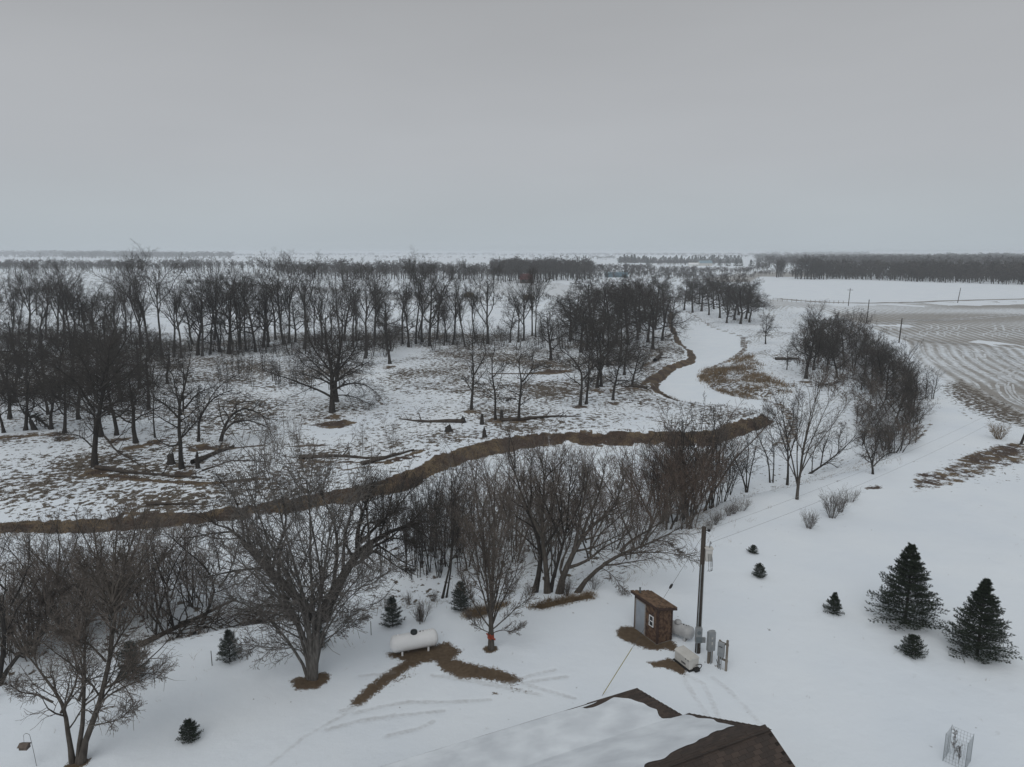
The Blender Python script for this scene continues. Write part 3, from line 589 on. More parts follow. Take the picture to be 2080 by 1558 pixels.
for px, py, ty in [(15, 790, 640), (60, 806, 650), (92, 780, 640), (122, 812, 660), (150, 782, 632), (182, 802, 640), (218, 792, 640), (246, 815, 660), (284, 790, 650), (20, 850, 700), (160, 852, 705), (302, 832, 690), (98, 842, 700), (340, 780, 668), (40, 765, 630), (200, 762, 625)]:
    P = at(px, py); place_tree('oak_tree', OAKS[RS(px).randint(5)], P, top_h(P, ty), 15, 'bare oak in the tangled stand at the left, behind the front row of trunks', 'tangled oak stand at the left', 0.95)
for px, py, ty in [(1160, 690, 590), (1180, 716, 600), (1205, 695, 580), (1225, 700, 585), (1252, 696, 575), (1275, 700, 572), (1295, 690, 575), (1316, 695, 582), (1326, 709, 590), (1345, 692, 580), (1365, 675, 585), (1298, 676, 565), (1240, 672, 560),
                   (1272, 665, 558), (1330, 668, 562), (1350, 655, 560), (1200, 668, 560), (1170, 672, 566), (1310, 650, 556), (1262, 648, 552), (1225, 644, 552), (1290, 640, 550), (1260, 735, 620), (1235, 745, 640), (1268, 762, 660)]:
    P = at(px, py); k = RS(px).randint(5); place_tree('oak_tree', OAKS[k], P, top_h(P, ty), 15, 'bare oak in the dense dark grove on the left bank of the frozen river', 'grove on the left bank of the frozen river', 1.0)
# ---- grove on the far side of the river bend and trees along the right bank
for px, py, ty in [(1407, 635, 562), (1425, 632, 560), (1440, 640, 566), (1462, 646, 560), (1478, 640, 562), (1492, 650, 566), (1504, 658, 562), (1515, 648, 566), (1522, 655, 572), (1390, 630, 566), (1450, 628, 562), (1500, 640, 560), (1476, 656, 590), (1420, 618, 556), (1470, 622, 556), (1520, 636, 570), (1400, 612, 555), (1445, 608, 553)]:
    P = at(px, py); k = RS(px + 3).randint(5); place_tree('oak_tree', OAKS[k], P, top_h(P, ty), 15, 'bare tree in the clump where the frozen river bends out of sight', 'clump above the upper bend of the river', 1.05)
P = at(1555, 699); place_tree('oak_tree', OAKS[3], P, top_h(P, 635), 15, 'small round crowned tree alone right of the upper river', None, 0.8)
P = at(1637, 769); place_tree('oak_tree', OAKS[4], P, top_h(P, 628), 15, 'large dark tree with a stout trunk above the tan grass peninsula', None, 0.9)
P = at(1652, 752); place_tree('oak_tree', OAKS[1], P, top_h(P, 645), 15, 'dense crowned tree just behind the large stout one', None, 0.9)
P = at(1598, 751); place_tree('oak_tree', OAKS[2], P, top_h(P, 700), 15, 'low twiggy tree left of the large stout tree by the peninsula', None, 1.0)
P = at(1881, 811); place_tree('young_tree', SAPD[2], P, top_h(P, 742), 7, 'left and thinner of two young trees beside the stubble field', None, 0.9)
P = at(1895, 811); place_tree('young_tree', SAPD[2], P, top_h(P, 748), 7, 'right and fuller of two young trees beside the stubble field', None, 1.2)
# ---- tall cottonwoods behind the pasture
CW = [(22, 700, 558, 0.16), (38, 690, 560, 0.1), (75, 640, 556, 0.12), (115, 708, 548, 0.12), (132, 690, 556, 0.08), (145, 720, 540, -0.03), (160, 660, 560, 0.1), (236, 716, 600, 0), (243, 722, 596, -0.05), (268, 700, 610, 0.08), (306, 722, 532, -0.14), (330, 727, 524, 0), (353, 726, 585, 0.02), (369, 728, 575, -0.02),
      (402, 722, 545, 0.05), (411, 724, 540, 0.03), (427, 720, 560, 0.08), (447, 715, 570, -0.05), (465, 719, 530, 0.02), (472, 700, 560, 0), (486, 698, 560, -0.03), (500, 712, 550, -0.02), (519, 715, 532, 0), (547, 695, 590, 0), (577, 699, 530, -0.04), (587, 697, 528, 0.05), (600, 695, 560, 0.03),
      (618, 709, 530, 0.03), (640, 700, 580, 0), (672, 690, 590, 0.02), (700, 690, 550, 0.03), (717, 705, 548, 0), (742, 728, 556, 0.1), (760, 700, 545, 0.12), (785, 699, 556, 0.05), (818, 699, 540, 0.08), (845, 699, 530, 0.05), (858, 695, 552, 0), (873, 703, 540, 0.03), (902, 702, 600, 0.03), (945, 705, 575, -0.12),
      (991, 699, 540, 0), (1036, 696, 580, 0.1), (1053, 695, 590, 0.06), (1063, 692, 565, 0), (1081, 682, 556, -0.05), (1088, 684, 552, 0.04), (-18, 712, 560, 0.1), (-40, 690, 556, 0.05), (190, 690, 575, 0.05), (210, 668, 560, 0), (285, 672, 560, 0), (60, 702, 545, 0.08), (93, 690, 552, 0.1), (176, 705, 548, 0.04), (255, 690, 545, 0.03), (290, 700, 540, -0.06), (436, 690, 548, 0.03), (535, 705, 545, 0.05), (560, 690, 552, -0.04), (655, 705, 560, 0.02), (690, 712, 556, 0.04), (830, 705, 556, 0.02), (888, 690, 545, 0.04), (920, 700, 560, 0.05), (965, 690, 560, -0.05)]
SPECIAL = {991: 'large wide cottonwood with a forked trunk, tallest crown at the middle of the row', 330: 'straight cottonwood with a tall fan crown, highest of the left row', 306: 'tall cottonwood leaning left out of the row towards the pasture edge',
           742: 'cottonwood leaning right, its base lower than its neighbours in the row', 945: 'cottonwood leaning left beside the large wide one', 1081: 'left one of two cottonwoods whose trunks stand close, red roof behind', 1088: 'right one of two cottonwoods whose trunks stand close, red roof behind'}
ORD = ['first', 'second', 'third', 'fourth', 'fifth', 'sixth', 'seventh', 'eighth', 'ninth', 'tenth', 'eleventh', 'twelfth', 'thirteenth', 'fourteenth', 'fifteenth', 'sixteenth']
MARKS = [(330, 'the tallest fan crowned one'), (675, 'the lone pasture oak'), (991, 'the large wide forked one')]
_cx = sorted(c[0] for c in CW)
def cw_label(px):
    m, nm = min(MARKS, key=lambda q: abs(q[0] - px)); k = sum(1 for c in _cx if (m < c < px if px > m else px < c < m))
    return 'slender cottonwood in the row, %s to the %s of %s' % (ORD[min(k, 15)], 'right' if px > m else 'left', nm)
for i, (px, py, ty, ln) in enumerate(CW):
    P = at(px, py); ty = ty - 0.10 * (py - ty); ms = COTT[(i * 3 + 1) % 5] if px != 991 else COTT[3]
    if i % 4 == 2 and px not in SPECIAL:
        place_tree('row_tree', OAKS[i % 5], P, top_h(P, ty) * 0.78, 15, cw_label(px).replace('slender cottonwood', 'broad crowned tree'), 'broad crowned trees in the cottonwood row', 0.85, lean=(ln, 0)); continue
    place_tree('cottonwood_tree', ms, P, top_h(P, ty), 20, SPECIAL.get(px) or cw_label(px), 'cottonwood row behind the oak pasture', 0.9 + 0.3 * ((i * 7) % 5) / 5, lean=(ln, 0))
rs = RS(6)
for i in range(14):
    px = -20 + 960 * (i + rs.rand()) / 14; P = at(px, 690 + 14 * rs.rand() + (6 if px < 560 else -6))
    place_tree('cottonwood_tree', COTT[rs.randint(5)], P, 12 + 8 * rs.rand(), 20, 'thinner bare tree standing among the tall cottonwoods behind the pasture', 'thinner trees among the cottonwoods', 1.0 + 0.3 * rs.rand(), lean=(0.16 * rs.randn() * 0.6, 0))
# ---- understory below the cottonwoods
rs = RS(5)
for i in range(150):
    px = -30 + 1250 * (i + rs.rand()) / 150; py = 700 + 22 * rs.rand() + (-8 if px > 800 else 6)
    P = at(px, py); place_tree('young_tree', SAPD[rs.randint(4)], P, 3.2 + 5.6 * rs.rand() ** 1.5, 7, 'thin bushy young tree in the undergrowth at the foot of the cottonwoods', 'undergrowth below the cottonwood row', 1.35)
for i in range(34):
    px = 440 + 260 * rs.rand(); py = 745 + 50 * rs.rand()
    P = at(px, py); place_tree('young_tree', SAPD[2], P, 3 + 3 * rs.rand(), 7, 'slim grey sapling standing in the snow left of the broad lone oak', 'saplings left of the broad lone oak', 0.9)
for px, py, h, lab in [(735, 925, 4.5, 'pale sapling left of another on the near pasture rim'), (795, 925, 5.0, 'pale sapling with fine spread twigs on the near pasture rim'), (600, 930, 6, 'pale sapling seen through the crown of the large willow'), (560, 935, 5.5, 'pale sapling left of the one behind the willow crown')]:
    P = at(px, py); place_tree('young_tree', SAPB[0], P, h, 8, lab, None, 0.9)
# ---- scrubby thicket along the right bank
rs = RS(9)
for TH, cnt in (([(1610, 700), (1640, 645), (1700, 640), (1765, 672), (1790, 720), (1720, 755), (1660, 745)], 46), ([(1700, 750), (1780, 700), (1830, 735), (1862, 770), (1860, 830), (1790, 850), (1735, 800)], 46), ([(1735, 850), (1800, 840), (1862, 830), (1872, 880), (1850, 915), (1800, 930), (1750, 920)], 40)):
    _thp = np.array(TH, float); n = 0
    while n < cnt:
        px = _thp[:, 0].min() + rs.rand() * np.ptp(_thp[:, 0]); py = _thp[:, 1].min() + rs.rand() * np.ptp(_thp[:, 1])
        if not inside(np.array([px]), np.array([py]), _thp)[0]: continue
        n += 1; P = at(px, py); hh = (2.6 + 4.2 * rs.rand() ** 1.2) * (0.8 if py > 850 else 1.0)
        place_tree('thicket_tree', (SAPR + SAPD[:2])[rs.randint(5)], P, hh, 7, 'dark scrubby young tree in the thicket between river bank and stubble field', 'thicket along the right bank', 1.3)
for px, py, ty in [(1662, 735, 652), (1680, 750, 660), (1700, 768, 680), (1725, 700, 650), (1745, 725, 662), (1780, 760, 690), (1830, 830, 745), (1855, 845, 760), (1820, 860, 770), (1690, 722, 640), (1715, 745, 655), (1735, 752, 668), (1755, 762, 680), (1790, 785, 690), (1815, 775, 700), (1840, 792, 722), (1700, 700, 632), (1668, 705, 630), (1850, 800, 735), (1770, 800, 715), (1800, 812, 725)]:
    P = at(px, py); place_tree('oak_tree', OAKS[RS(px).randint(5)], P, top_h(P, ty), 15, 'dense dark tree rising from the thicket beside the stubble field', 'taller trees in the right bank thicket', 0.95)
# ---- far tree rows, one by one where they can be told apart
def far_tree(seed, h=12.0):
    rs = RS(seed); T = stem(h * 0.75, 0.22, rs, 4, 0.05); l1 = shoots(*T, 10, 0.3, 42, 12, 0, 0.5, 0.15, 0.06, 3, rs, 0.05, labs=h * 0.34)
    l2 = shoots(*l1, 6, 0.2, 42, 14, 0.5, 0.6, 0.15, 0.05, 2, rs, 0.04); l3 = shoots(*l2, 4, 0.2, 42, 14, 0.6, 0.8, 0.15, 0.04, 1, rs, 0.035)
    return tree_meshes('far_tree', [(*T, 5), (*l1, 3)], [l2, l3], 'bark_dark', 'twig_dark')
FAR = [far_tree(71), far_tree(72), far_tree(73), far_tree(74)]
rs = RS(15)
def far_row(n, x0, x1, y0, y1, h, label, group, sd=1.2, cat='tree'):
    for i in range(n):
        f = (i + rs.rand()) / n; px = x0 + (x1 - x0) * f; py = y0 + (y1 - y0) * f + sd * rs.randn()
        P = at(px, py); place_tree('distant_tree', FAR[rs.randint(4)], P, h * (0.7 + 0.5 * rs.rand()), 12, label, group, 1.25)
far_row(56, 0, 440, 554, 553, 14, 'distant bare tree in the hedgerow beyond the left snow field', 'hedgerow beyond the left snow field')
far_row(30, 390, 700, 553, 558, 16, 'distant bare tree behind the cottonwood crowns left of centre', 'distant belt behind the cottonwoods')
far_row(64, 630, 1010, 566, 568, 15, 'distant bare tree of the farm shelterbelt left of the red roof', 'farm shelterbelt left of the red roof')
far_row(60, 1010, 1200, 572, 566, 17, 'distant bare tree around the red roofed farmhouse', 'trees around the red roofed farmhouse', 2.5)
far_row(46, 1160, 1430, 562, 566, 11, 'distant bare tree in the loose row before the blue sheds', 'loose row before the blue sheds', 1.5)
far_row(7, 1575, 1590, 563, 563, 15, 'distant tree in the small lone clump beyond the white field', 'lone clump beyond the white field', 0.6)
far_row(16, 1615, 1680, 566, 568, 17, 'distant tall tree at the left end of the dark wood edge', 'left end of the dark wood edge', 0.8)
def far_wood(name, poly, n, h, kind='stuff', seed=1, w=1.2, protos=(0, 1, 2, 3), zz=0.0, mt='twig_dark'):
    # a far wood that reads as one mass: many trees joined into one object of kind stuff
    rs = RS(seed); p = polyz(poly, zz); lo, hi = p.min(0), p.max(0); pts = []
    while len(pts) < n:
        q = lo + rs.rand(4 * n, 2) * (hi - lo); q = q[inside(q[:, 0], q[:, 1], p)]; pts += list(q)
    pts = np.array(pts[:n]); Vs = []; Fs = []; o = 0
    base = []
    for k in protos:
        me = WOODP[k]; base.append(me)
    z = height(pts[:, 0], pts[:, 1])
    for i, (x, y) in enumerate(pts):
        V, F = base[rs.randint(len(base))]; s = h / 12 * (0.5 + 0.75 * rs.rand()); a = rs.rand() * 6.28; c, d = math.cos(a) * s * w, math.sin(a) * s * w
        Vs.append(np.stack([x + V[:, 0] * c - V[:, 1] * d, y + V[:, 0] * d + V[:, 1] * c, z[i] + V[:, 2] * s], 1)); Fs.append(F + o); o += len(V)
    return obj(name, mk(name, np.concatenate(Vs), np.concatenate(Fs)), MAT[mt], kind=kind)
def wood_proto(seed, h=12.0, ev=False):
    rs = RS(seed); T = stem(h * 0.75, 0.25, rs, 2, 0.05); l1 = shoots(*T, 7, 0.25, 45, 12, 0, 0.5, 0.15, 0.06, 2, rs, 0.07, labs=h * 0.34)
    l2 = shoots(*l1, 6, 0.2, 42, 14, 0.6, 0.7, 0.15, 0.05, 1, rs, 0.07); l3 = shoots(*l2, 3, 0.3, 42, 14, 0.7, 0.9, 0.15, 0.04, 1, rs, 0.06)
    return join([tubes(*T, 3), tubes(*l1, 2), tubes(*l2, 2), tubes(*l3, 2)])
def wood_cheap(seed, h=12.0):
    rs = RS(seed); T = stem(h * 0.7, 0.22, rs, 1, 0.03); l1 = shoots(*T, 6, 0.25, 42, 12, 0, 0.5, 0.1, 0.06, 1, rs, 0.10, labs=h * 0.36); l2 = shoots(*l1, 7, 0.2, 42, 16, 0.7, 0.9, 0.15, 0.05, 1, rs, 0.09)
    return join([tubes(*T, 3), tubes(*l1, 2), tubes(*l2, 2)])
WOODP = [wood_proto(81), wood_proto(82), wood_proto(83), wood_proto(84), wood_cheap(85), wood_cheap(86)]
far_wood('right_wood_edge', [(1640, 566), (1760, 569), (1900, 574), (2000, 577), (2200, 583), (2200, 566), (2000, 562), (1800, 560), (1650, 561)], 620, 15, seed=3, w=1.3, protos=(4, 5, 4, 5, 0))
far_wood('right_wood_undergrowth', [(1620, 566), (1760, 568.5), (1900, 573.5), (2000, 576.5), (2200, 582), (2200, 568), (2000, 564), (1800, 562), (1600, 560)], 420, 8, seed=33, w=1.6, protos=(4, 5))
far_wood('right_woodland', [(1520, 541), (1700, 546), (1900, 556), (2300, 566), (2300, 533), (1900, 530), (1600, 528)], 1500, 17, seed=4, w=2.0, protos=(4, 5))
far_wood('right_far_woodland', [(1540, 528), (2300, 534), (2300, 524), (1540, 522)], 700, 20, seed=14, w=4.0, protos=(4, 5))
far_wood('left_woodland', [(130, 524.5), (300, 525), (470, 524.5), (470, 522), (300, 521), (130, 521)], 460, 26, seed=5, w=2.4, protos=(4, 5))
far_wood('far_left_woodland', [(-200, 521.5), (130, 521.5), (300, 520.5), (300, 518.5), (-200, 518.5)], 460, 32, seed=25, w=4.0, protos=(4, 5))
far_wood('left_belt', [(-60, 549), (380, 549), (440, 546), (380, 543), (-60, 542)], 260, 13, seed=26, w=1.6, protos=(4, 5))
far_wood('centre_belt', [(560, 560), (1000, 566), (1010, 558), (800, 553), (560, 552)], 260, 12, seed=27, w=1.5, protos=(4, 5))
far_wood('grove_belt', [(1000, 560), (1180, 566), (1230, 560), (1130, 548), (1000, 546)], 220, 15, seed=28, w=1.5, protos=(4, 5))
far_wood('middle_woodland', [(1000, 551), (1090, 548), (1160, 556), (1200, 563), (1100, 566), (1010, 562)], 110, 15, seed=6, w=1.4)
far_wood('distant_hedges', [(380, 541), (620, 545), (980, 549), (980, 545), (600, 541.5), (380, 538)], 120, 9, seed=7, w=1.6)
far_wood('horizon_woods', [(-200, 515.6), (600, 516), (1300, 516.2), (2300, 517.5), (2300, 516.2), (1300, 515.4), (600, 515.3), (-200, 515)], 500, 22, seed=8, w=7.0, protos=(4, 5))
for k_, (xa, xb, yy, n_, h_) in enumerate([(470, 560, 519.5, 50, 14), (600, 760, 518.5, 70, 18), (840, 1000, 518.2, 70, 18), (1000, 1110, 519.5, 45, 14), (1120, 1330, 518, 120, 22), (1330, 1560, 518.2, 130, 22), (1380, 1520, 521, 60, 14), (1560, 1760, 519, 120, 30), (-100, 130, 523, 60, 12), (480, 620, 526, 25, 9), (700, 900, 521.5, 30, 9), (1060, 1180, 523, 20, 10), (1200, 1250, 523.5, 22, 13)]):
    far_wood('distant_treeline', [(xa, yy), (xb, yy + 0.3), (xb, yy - 0.5), (xa, yy - 0.7)], n_, h_, seed=50 + k_, w=3.0, protos=(4, 5))
far_wood('far_hedges', [(760, 524), (1240, 527), (1240, 525.5), (760, 522.5)], 60, 9, seed=18, w=3.0, protos=(4, 5))
far_wood('farm_hedges', [(1180, 545), (1560, 548), (1560, 546), (1180, 542)], 130, 7, seed=19, w=2.0, protos=(4, 5))
far_wood('field_brush', [(1080, 602), (1180, 606), (1230, 612), (1180, 596), (1080, 596), (900, 592), (900, 597)], 60, 3.0, seed=9, w=1.5)
far_wood('windbreak_thicket', [(1256, 534.8), (1500, 535), (1500, 533), (1256, 532.6)], 200, 12, seed=41, w=1.8, protos=(4, 5))
far_wood('farm_trees', [(1150, 556), (1560, 552), (1560, 548), (1150, 550)], 200, 10, seed=42, w=1.4, protos=(4, 5))
far_wood('ditch_brush', [(1080, 566), (1380, 560), (1740, 560), (1700, 556), (1380, 552), (1250, 556)], 420, 4.5, seed=39, w=1.8, protos=(4, 5))
far_wood('thicket_brush', [(1610, 705), (1650, 645), (1720, 650), (1790, 710), (1850, 770), (1868, 830), (1872, 885), (1840, 925), (1760, 935), (1740, 860), (1740, 800), (1690, 760), (1640, 748)], 420, 2.4, seed=61, w=1.6, protos=(4, 5), mt='twig_brown')
far_wood('field_edge_brush', [(380, 574), (560, 586), (720, 594), (1060, 606), (1060, 601), (720, 588), (560, 581), (380, 570)], 260, 3.2, seed=62, w=1.7, protos=(4, 5))
far_wood('left_field_brush', [(-30, 615), (60, 600), (140, 585), (130, 582), (40, 590), (-30, 600)], 70, 4.0, seed=10, w=1.5)
# ------------------------------------------------------------------ near trees, limb by limb
def limb(pts, Y, z0, k=9, dy=0.0, zoom=None):
    if zoom: pts = zoomed(pts, *zoom)
    W = np.array([onplane(x, y, Y) for x, y in pts]); d = np.concatenate([[0], np.cumsum(np.linalg.norm(np.diff(W, axis=0), axis=1))])
    s = np.linspace(0, d[-1], k); Q = np.stack([np.interp(s, d, W[:, i]) for i in range(3)], 1)
    Q[1:-1] = (Q[:-2] + 2 * Q[1:-1] + Q[2:]) / 4
    t = np.linspace(0, 1, k); Q[:, 1] += dy * t ** 1.3
    return Q
def hero(name, label, base, limbs, zoom, bark, twig, seed, n2=10, n3=7, n4=4, l2=0.42, ang=36, t0=0.3, trop=0.06, depth=0.28, thick=1.0, n5=0, droop=0.0, fine=1.0, group=None, spin=0.0):
    """limbs: (traced px points, base radius, tip radius[, depth offset of the tip])"""
    rs = RS(seed); B = at(*base); Y = B.y; P = []; R = []
    for L in limbs:
        pts, r0, r1 = L[:3]; Q = limb(pts, Y, B.z, zoom=zoom)
        ln = np.linalg.norm(np.diff(Q, axis=0), axis=1).sum(); dy = L[3] if len(L) > 3 else depth * ln * (2 * rs.rand() - 1)
        Q = limb(pts, Y, B.z, dy=dy, zoom=zoom); Q[1:] += 0.02 * ln / 9 * rs.randn(8, 3)
        P.append(Q); R.append(np.linspace(r0, r1, 9) ** 1.0 * thick)
    P = np.array(P) - np.array(B); R = np.array(R)
    lo = P[:, 0, 2] < 0.35
    P[lo, 0, 2] = -0.25; R[lo, 0] *= 1.35
    ln = np.linalg.norm(np.diff(P, axis=1), axis=2).sum(1)
    C2 = []
    a = shoots(P, R, n2, t0, ang, 12, l2, 0.5, 0.13, trop, 5, rs, 0.011 * fine, lt=0.5)
    b = shoots(P, R, 3, 0.82, ang * 0.7, 10, l2 * 0.8, 0.8, 0.12, trop, 5, rs, 0.011 * fine, lt=0.2)
    l_2 = tuple(np.concatenate(x) for x in zip(a, b))
    l_3 = shoots(*l_2, n3, 0.12, ang + 4, 14, 0.54, 0.6, 0.15, trop * 0.8 - droop, 4, rs, 0.0075 * fine)
    l_4 = shoots(*l_3, n4, 0.1, ang + 6, 16, 0.50, 0.7, 0.16, 0.04 - droop, 2, rs, 0.006 * fine)
    tw = [l_3, l_4]
    if n5: tw.append(shoots(*l_4, n5, 0.2, 38, 16, 0.6, 0.8, 0.16, 0.03 - droop, 2, rs, 0.005 * fine))
    tv = join([tubes(P, R, 8), tubes(*l_2, 4)]); cv = join([tubes(*q, 2 if i == len(tw) - 1 else 3) for i, q in enumerate(tw)])
    t = thing(name, label, 'tree', B, 0.0, group)
    obj('trunk', mk(name + '_trunk', *tv, smooth=True), MAT[bark], t); obj('crown', mk(name + '_crown', *cv), MAT[twig], t); return t
Z8 = (420, 880, 2.885); Z6 = (850, 880, 3.467); Z5_ = (650, 1000, 2.791); Z4_ = (0, 1000, 2.791); Z3_ = (1380, 480, 2.971)
hero('multi_stem_tree', 'large pale grey vase shaped tree with many stems from one mulched base', (635, 1379), [
    ([(600, 1430), (560, 1340), (500, 1210), (465, 1140), (400, 1050), (300, 950), (180, 880)], .10, .03), ([(605, 1435), (580, 1290), (540, 1150), (470, 1020), (400, 900), (330, 760), (250, 640)], .12, .03),
    ([(615, 1440), (605, 1250), (560, 1100), (500, 960), (430, 800), (380, 640), (330, 480)], .13, .03), ([(622, 1440), (625, 1200), (620, 1000), (600, 820), (560, 640), (545, 480), (530, 330), (500, 160)], .15, .025),
    ([(628, 1440), (640, 1200), (650, 950), (665, 760), (670, 600), (680, 440), (700, 300), (690, 160)], .15, .025), ([(632, 1440), (655, 1210), (690, 1000), (720, 800), (760, 600), (790, 450), (830, 320)], .14, .03),
    ([(640, 1430), (660, 1230), (720, 1130), (780, 1020), (860, 960), (940, 900)], .07, .02), ([(620, 1440), (615, 1150), (580, 900), (500, 700), (440, 560), (420, 400), (370, 200)], .13, .025),
    ([(612, 1430), (570, 1260), (480, 1250), (400, 1270), (320, 1235), (240, 1250)], .05, .015), ([(650, 1240), (700, 1200), (760, 1180), (820, 1110), (900, 1110)], .04, .012),
    ([(630, 1440), (650, 1100), (700, 880), (690, 700), (640, 560), (620, 400), (640, 280)], .12, .025), ([(618, 1440), (590, 1180), (520, 1080), (420, 980), (330, 860), (200, 780), (120, 700)], .10, .025), ([(632, 1440), (680, 1150), (790, 950), (900, 800), (960, 700)], .09, .02)],
    Z8, 'bark_grey', 'twig_grey', 201, n2=13, n3=10, n4=5, l2=0.36, ang=36, t0=0.26, n5=0, fine=1.15, thick=0.85)
hero('willow_tree', 'dark spreading tree with two thick diverging limbs behind the pale grey tree', (652, 1262), [
    ([(665, 1090), (690, 1040), (740, 940), (800, 840), (850, 740), (890, 680), (960, 650), (1060, 610), (1150, 555), (1270, 550)], .42, .04, 1.0), ([(885, 690), (882, 600), (905, 500), (930, 430), (960, 340), (1000, 280)], .17, .03, -1),
    ([(735, 950), (755, 740), (745, 640), (715, 540), (650, 480), (620, 400)], .15, .03, 2.0), ([(930, 670), (1010, 700), (1060, 730), (1120, 770), (1190, 800)], .08, .02), ([(1050, 615), (1130, 620), (1220, 660)], .07, .02),
    ([(900, 640), (950, 590), (1010, 540), (1080, 480), (1150, 420), (1190, 350)], .12, .02, 1.5), ([(640, 1090), (620, 1070), (540, 980), (470, 900), (380, 820), (260, 740), (210, 640), (170, 580), (90, 550), (10, 545)], .36, .03, 0.5),
    ([(215, 650), (225, 540), (200, 420), (180, 320), (120, 250)], .10, .02, -1.0), ([(380, 820), (400, 680), (440, 600), (420, 480), (360, 380)], .12, .02, 2.0), ([(900, 620), (940, 500), (1020, 505), (1060, 460), (1130, 400)], .10, .02, -1.5), ([(800, 850), (790, 700), (800, 560), (860, 420), (900, 330)], .13, .02, 2.0)],
    Z8, 'bark_dark', 'twig_dark', 202, n2=12, n3=10, n4=6, l2=0.36, ang=44, t0=0.35, thick=0.95)
MAPLE = hero('maple_tree', 'young maple with upswept branches and an orange ribbon tied round its trunk', (997, 1319), [
    ([(970, 888), (970, 800), (972, 700), (970, 560), (985, 400), (990, 260), (985, 120), (990, 40)], .155, .02, 0), ([(968, 740), (940, 620), (900, 480), (870, 360), (850, 250)], .06, .012), ([(968, 700), (945, 520), (930, 360), (920, 220), (930, 90)], .07, .012),
    ([(972, 720), (1000, 600), (1030, 450), (1060, 300), (1070, 180)], .06, .012), ([(974, 760), (1020, 650), (1090, 540), (1140, 430)], .05, .012), ([(974, 780), (1030, 730), (1110, 640), (1190, 560)], .04, .01), ([(966, 770), (900, 690), (850, 600), (810, 500)], .045, .01),
    ([(966, 800), (900, 760), (850, 690)], .03, .01), ([(974, 800), (1040, 770), (1100, 790), (1140, 740)], .03, .01), ([(970, 660), (960, 480), (955, 300), (950, 150)], .06, .012, 1.5), ([(972, 680), (1000, 500), (1020, 330), (1025, 200)], .06, .012, -1.5), ([(970, 740), (940, 560), (880, 400), (840, 300)], .04, .01, 1.5), ([(970, 760), (1020, 600), (1090, 430), (1130, 330)], .04, .01, 1.6)],
    Z5_, 'bark_maple', 'twig_brown', 203, n2=12, n3=8, n4=4, l2=0.34, ang=26, t0=0.22, trop=0.09)
hero('ash_tree', 'leftmost dark trunk of the leaning cluster on the bank, bending left at the top', (1085, 1204), [([(815, 1122), (850, 980), (872, 880), (868, 800), (800, 640), (740, 520), (690, 380), (640, 230)], .19, .03), ([(868, 810), (930, 740), (990, 640), (1010, 520), (990, 380)], .10, .02), ([(770, 570), (800, 430), (790, 300), (800, 190)], .08, .02), ([(860, 840), (800, 780), (720, 700), (640, 640), (600, 500)], .07, .02)],
    Z6, 'bark_dark', 'twig_brown', 204, n2=11, n3=9, n4=5, l2=0.36, t0=0.35)
hero('ash_tree', 'upright trunk second from the left in the leaning cluster, with a broken stub low down', (1113, 1205), [([(908, 1122), (906, 1000), (895, 880), (870, 760), (880, 560), (905, 420), (880, 250)], .20, .03), ([(905, 1060), (886, 1030), (880, 1020)], .07, .05), ([(876, 700), (940, 590), (960, 460), (1000, 330), (1020, 200)], .10, .02), ([(872, 740), (800, 600), (760, 450), (740, 330)], .10, .02)],
    Z6, 'bark_maple', 'twig_brown', 205, n2=11, n3=9, n4=5, l2=0.36, t0=0.4)
hero('ash_tree', 'slim dark trunk third in the leaning cluster, tilted right close to its neighbour', (1117, 1203), [([(925, 1118), (970, 940), (1010, 800), (1050, 680), (1045, 540), (1060, 400), (1080, 240)], .13, .02), ([(1010, 800), (960, 650), (900, 520), (850, 380)], .08, .02), ([(1050, 680), (1110, 560), (1160, 420), (1170, 280)], .08, .02), ([(1030, 740), (1000, 560), (960, 400), (930, 260)], .07, .02)],
    Z6, 'bark_dark', 'twig_brown', 206, n2=11, n3=9, n4=5, l2=0.36, t0=0.35)
hero('ash_tree', 'thick forked trunk fourth in the leaning cluster, reaching up and to the right', (1137, 1205), [([(990, 1122), (1010, 1010), (1060, 930), (1090, 820), (1150, 740), (1230, 640), (1330, 560), (1430, 470)], .24, .03), ([(1060, 945), (1130, 925), (1200, 900), (1260, 840), (1330, 790), (1420, 765), (1500, 700)], .12, .02), ([(1080, 870), (1110, 760), (1130, 620), (1160, 480), (1180, 330), (1190, 200)], .13, .02), ([(1150, 740), (1190, 600), (1260, 470), (1300, 340), (1310, 220)], .11, .02), ([(1012, 1010), (985, 960), (1010, 890), (1060, 830), (1090, 700), (1090, 560)], .09, .02), ([(1250, 640), (1360, 520), (1420, 380), (1440, 270)], .08, .02), ([(1200, 850), (1280, 720), (1400, 640), (1500, 560)], .07, .02)],
    Z6, 'bark_maple', 'twig_brown', 207, n2=10, n3=9, n4=5, l2=0.34, t0=0.35)
hero('ash_tree', 'strongly leaning tree at the right of the cluster, arching low over the snow', (1173, 1203), [([(1105, 1120), (1190, 1020), (1270, 940), (1350, 880), (1430, 830), (1550, 790), (1650, 750), (1760, 690), (1840, 640)], .17, .02, -0.5), ([(1420, 835), (1480, 770), (1600, 715), (1700, 670), (1790, 600)], .10, .02, 1.0), ([(1300, 920), (1400, 850), (1500, 830), (1620, 800), (1760, 790), (1870, 800)], .07, .015, -1.5), ([(1240, 970), (1300, 940), (1380, 1000), (1440, 1080)], .035, .01), ([(1560, 790), (1660, 690), (1750, 560), (1800, 470)], .06, .015), ([(1650, 750), (1760, 760), (1830, 830)], .05, .01)],
    Z6, 'bark_maple', 'twig_brown', 208, n2=11, n3=9, n4=5, l2=0.30, t0=0.3, droop=0.05, trop=0.0)
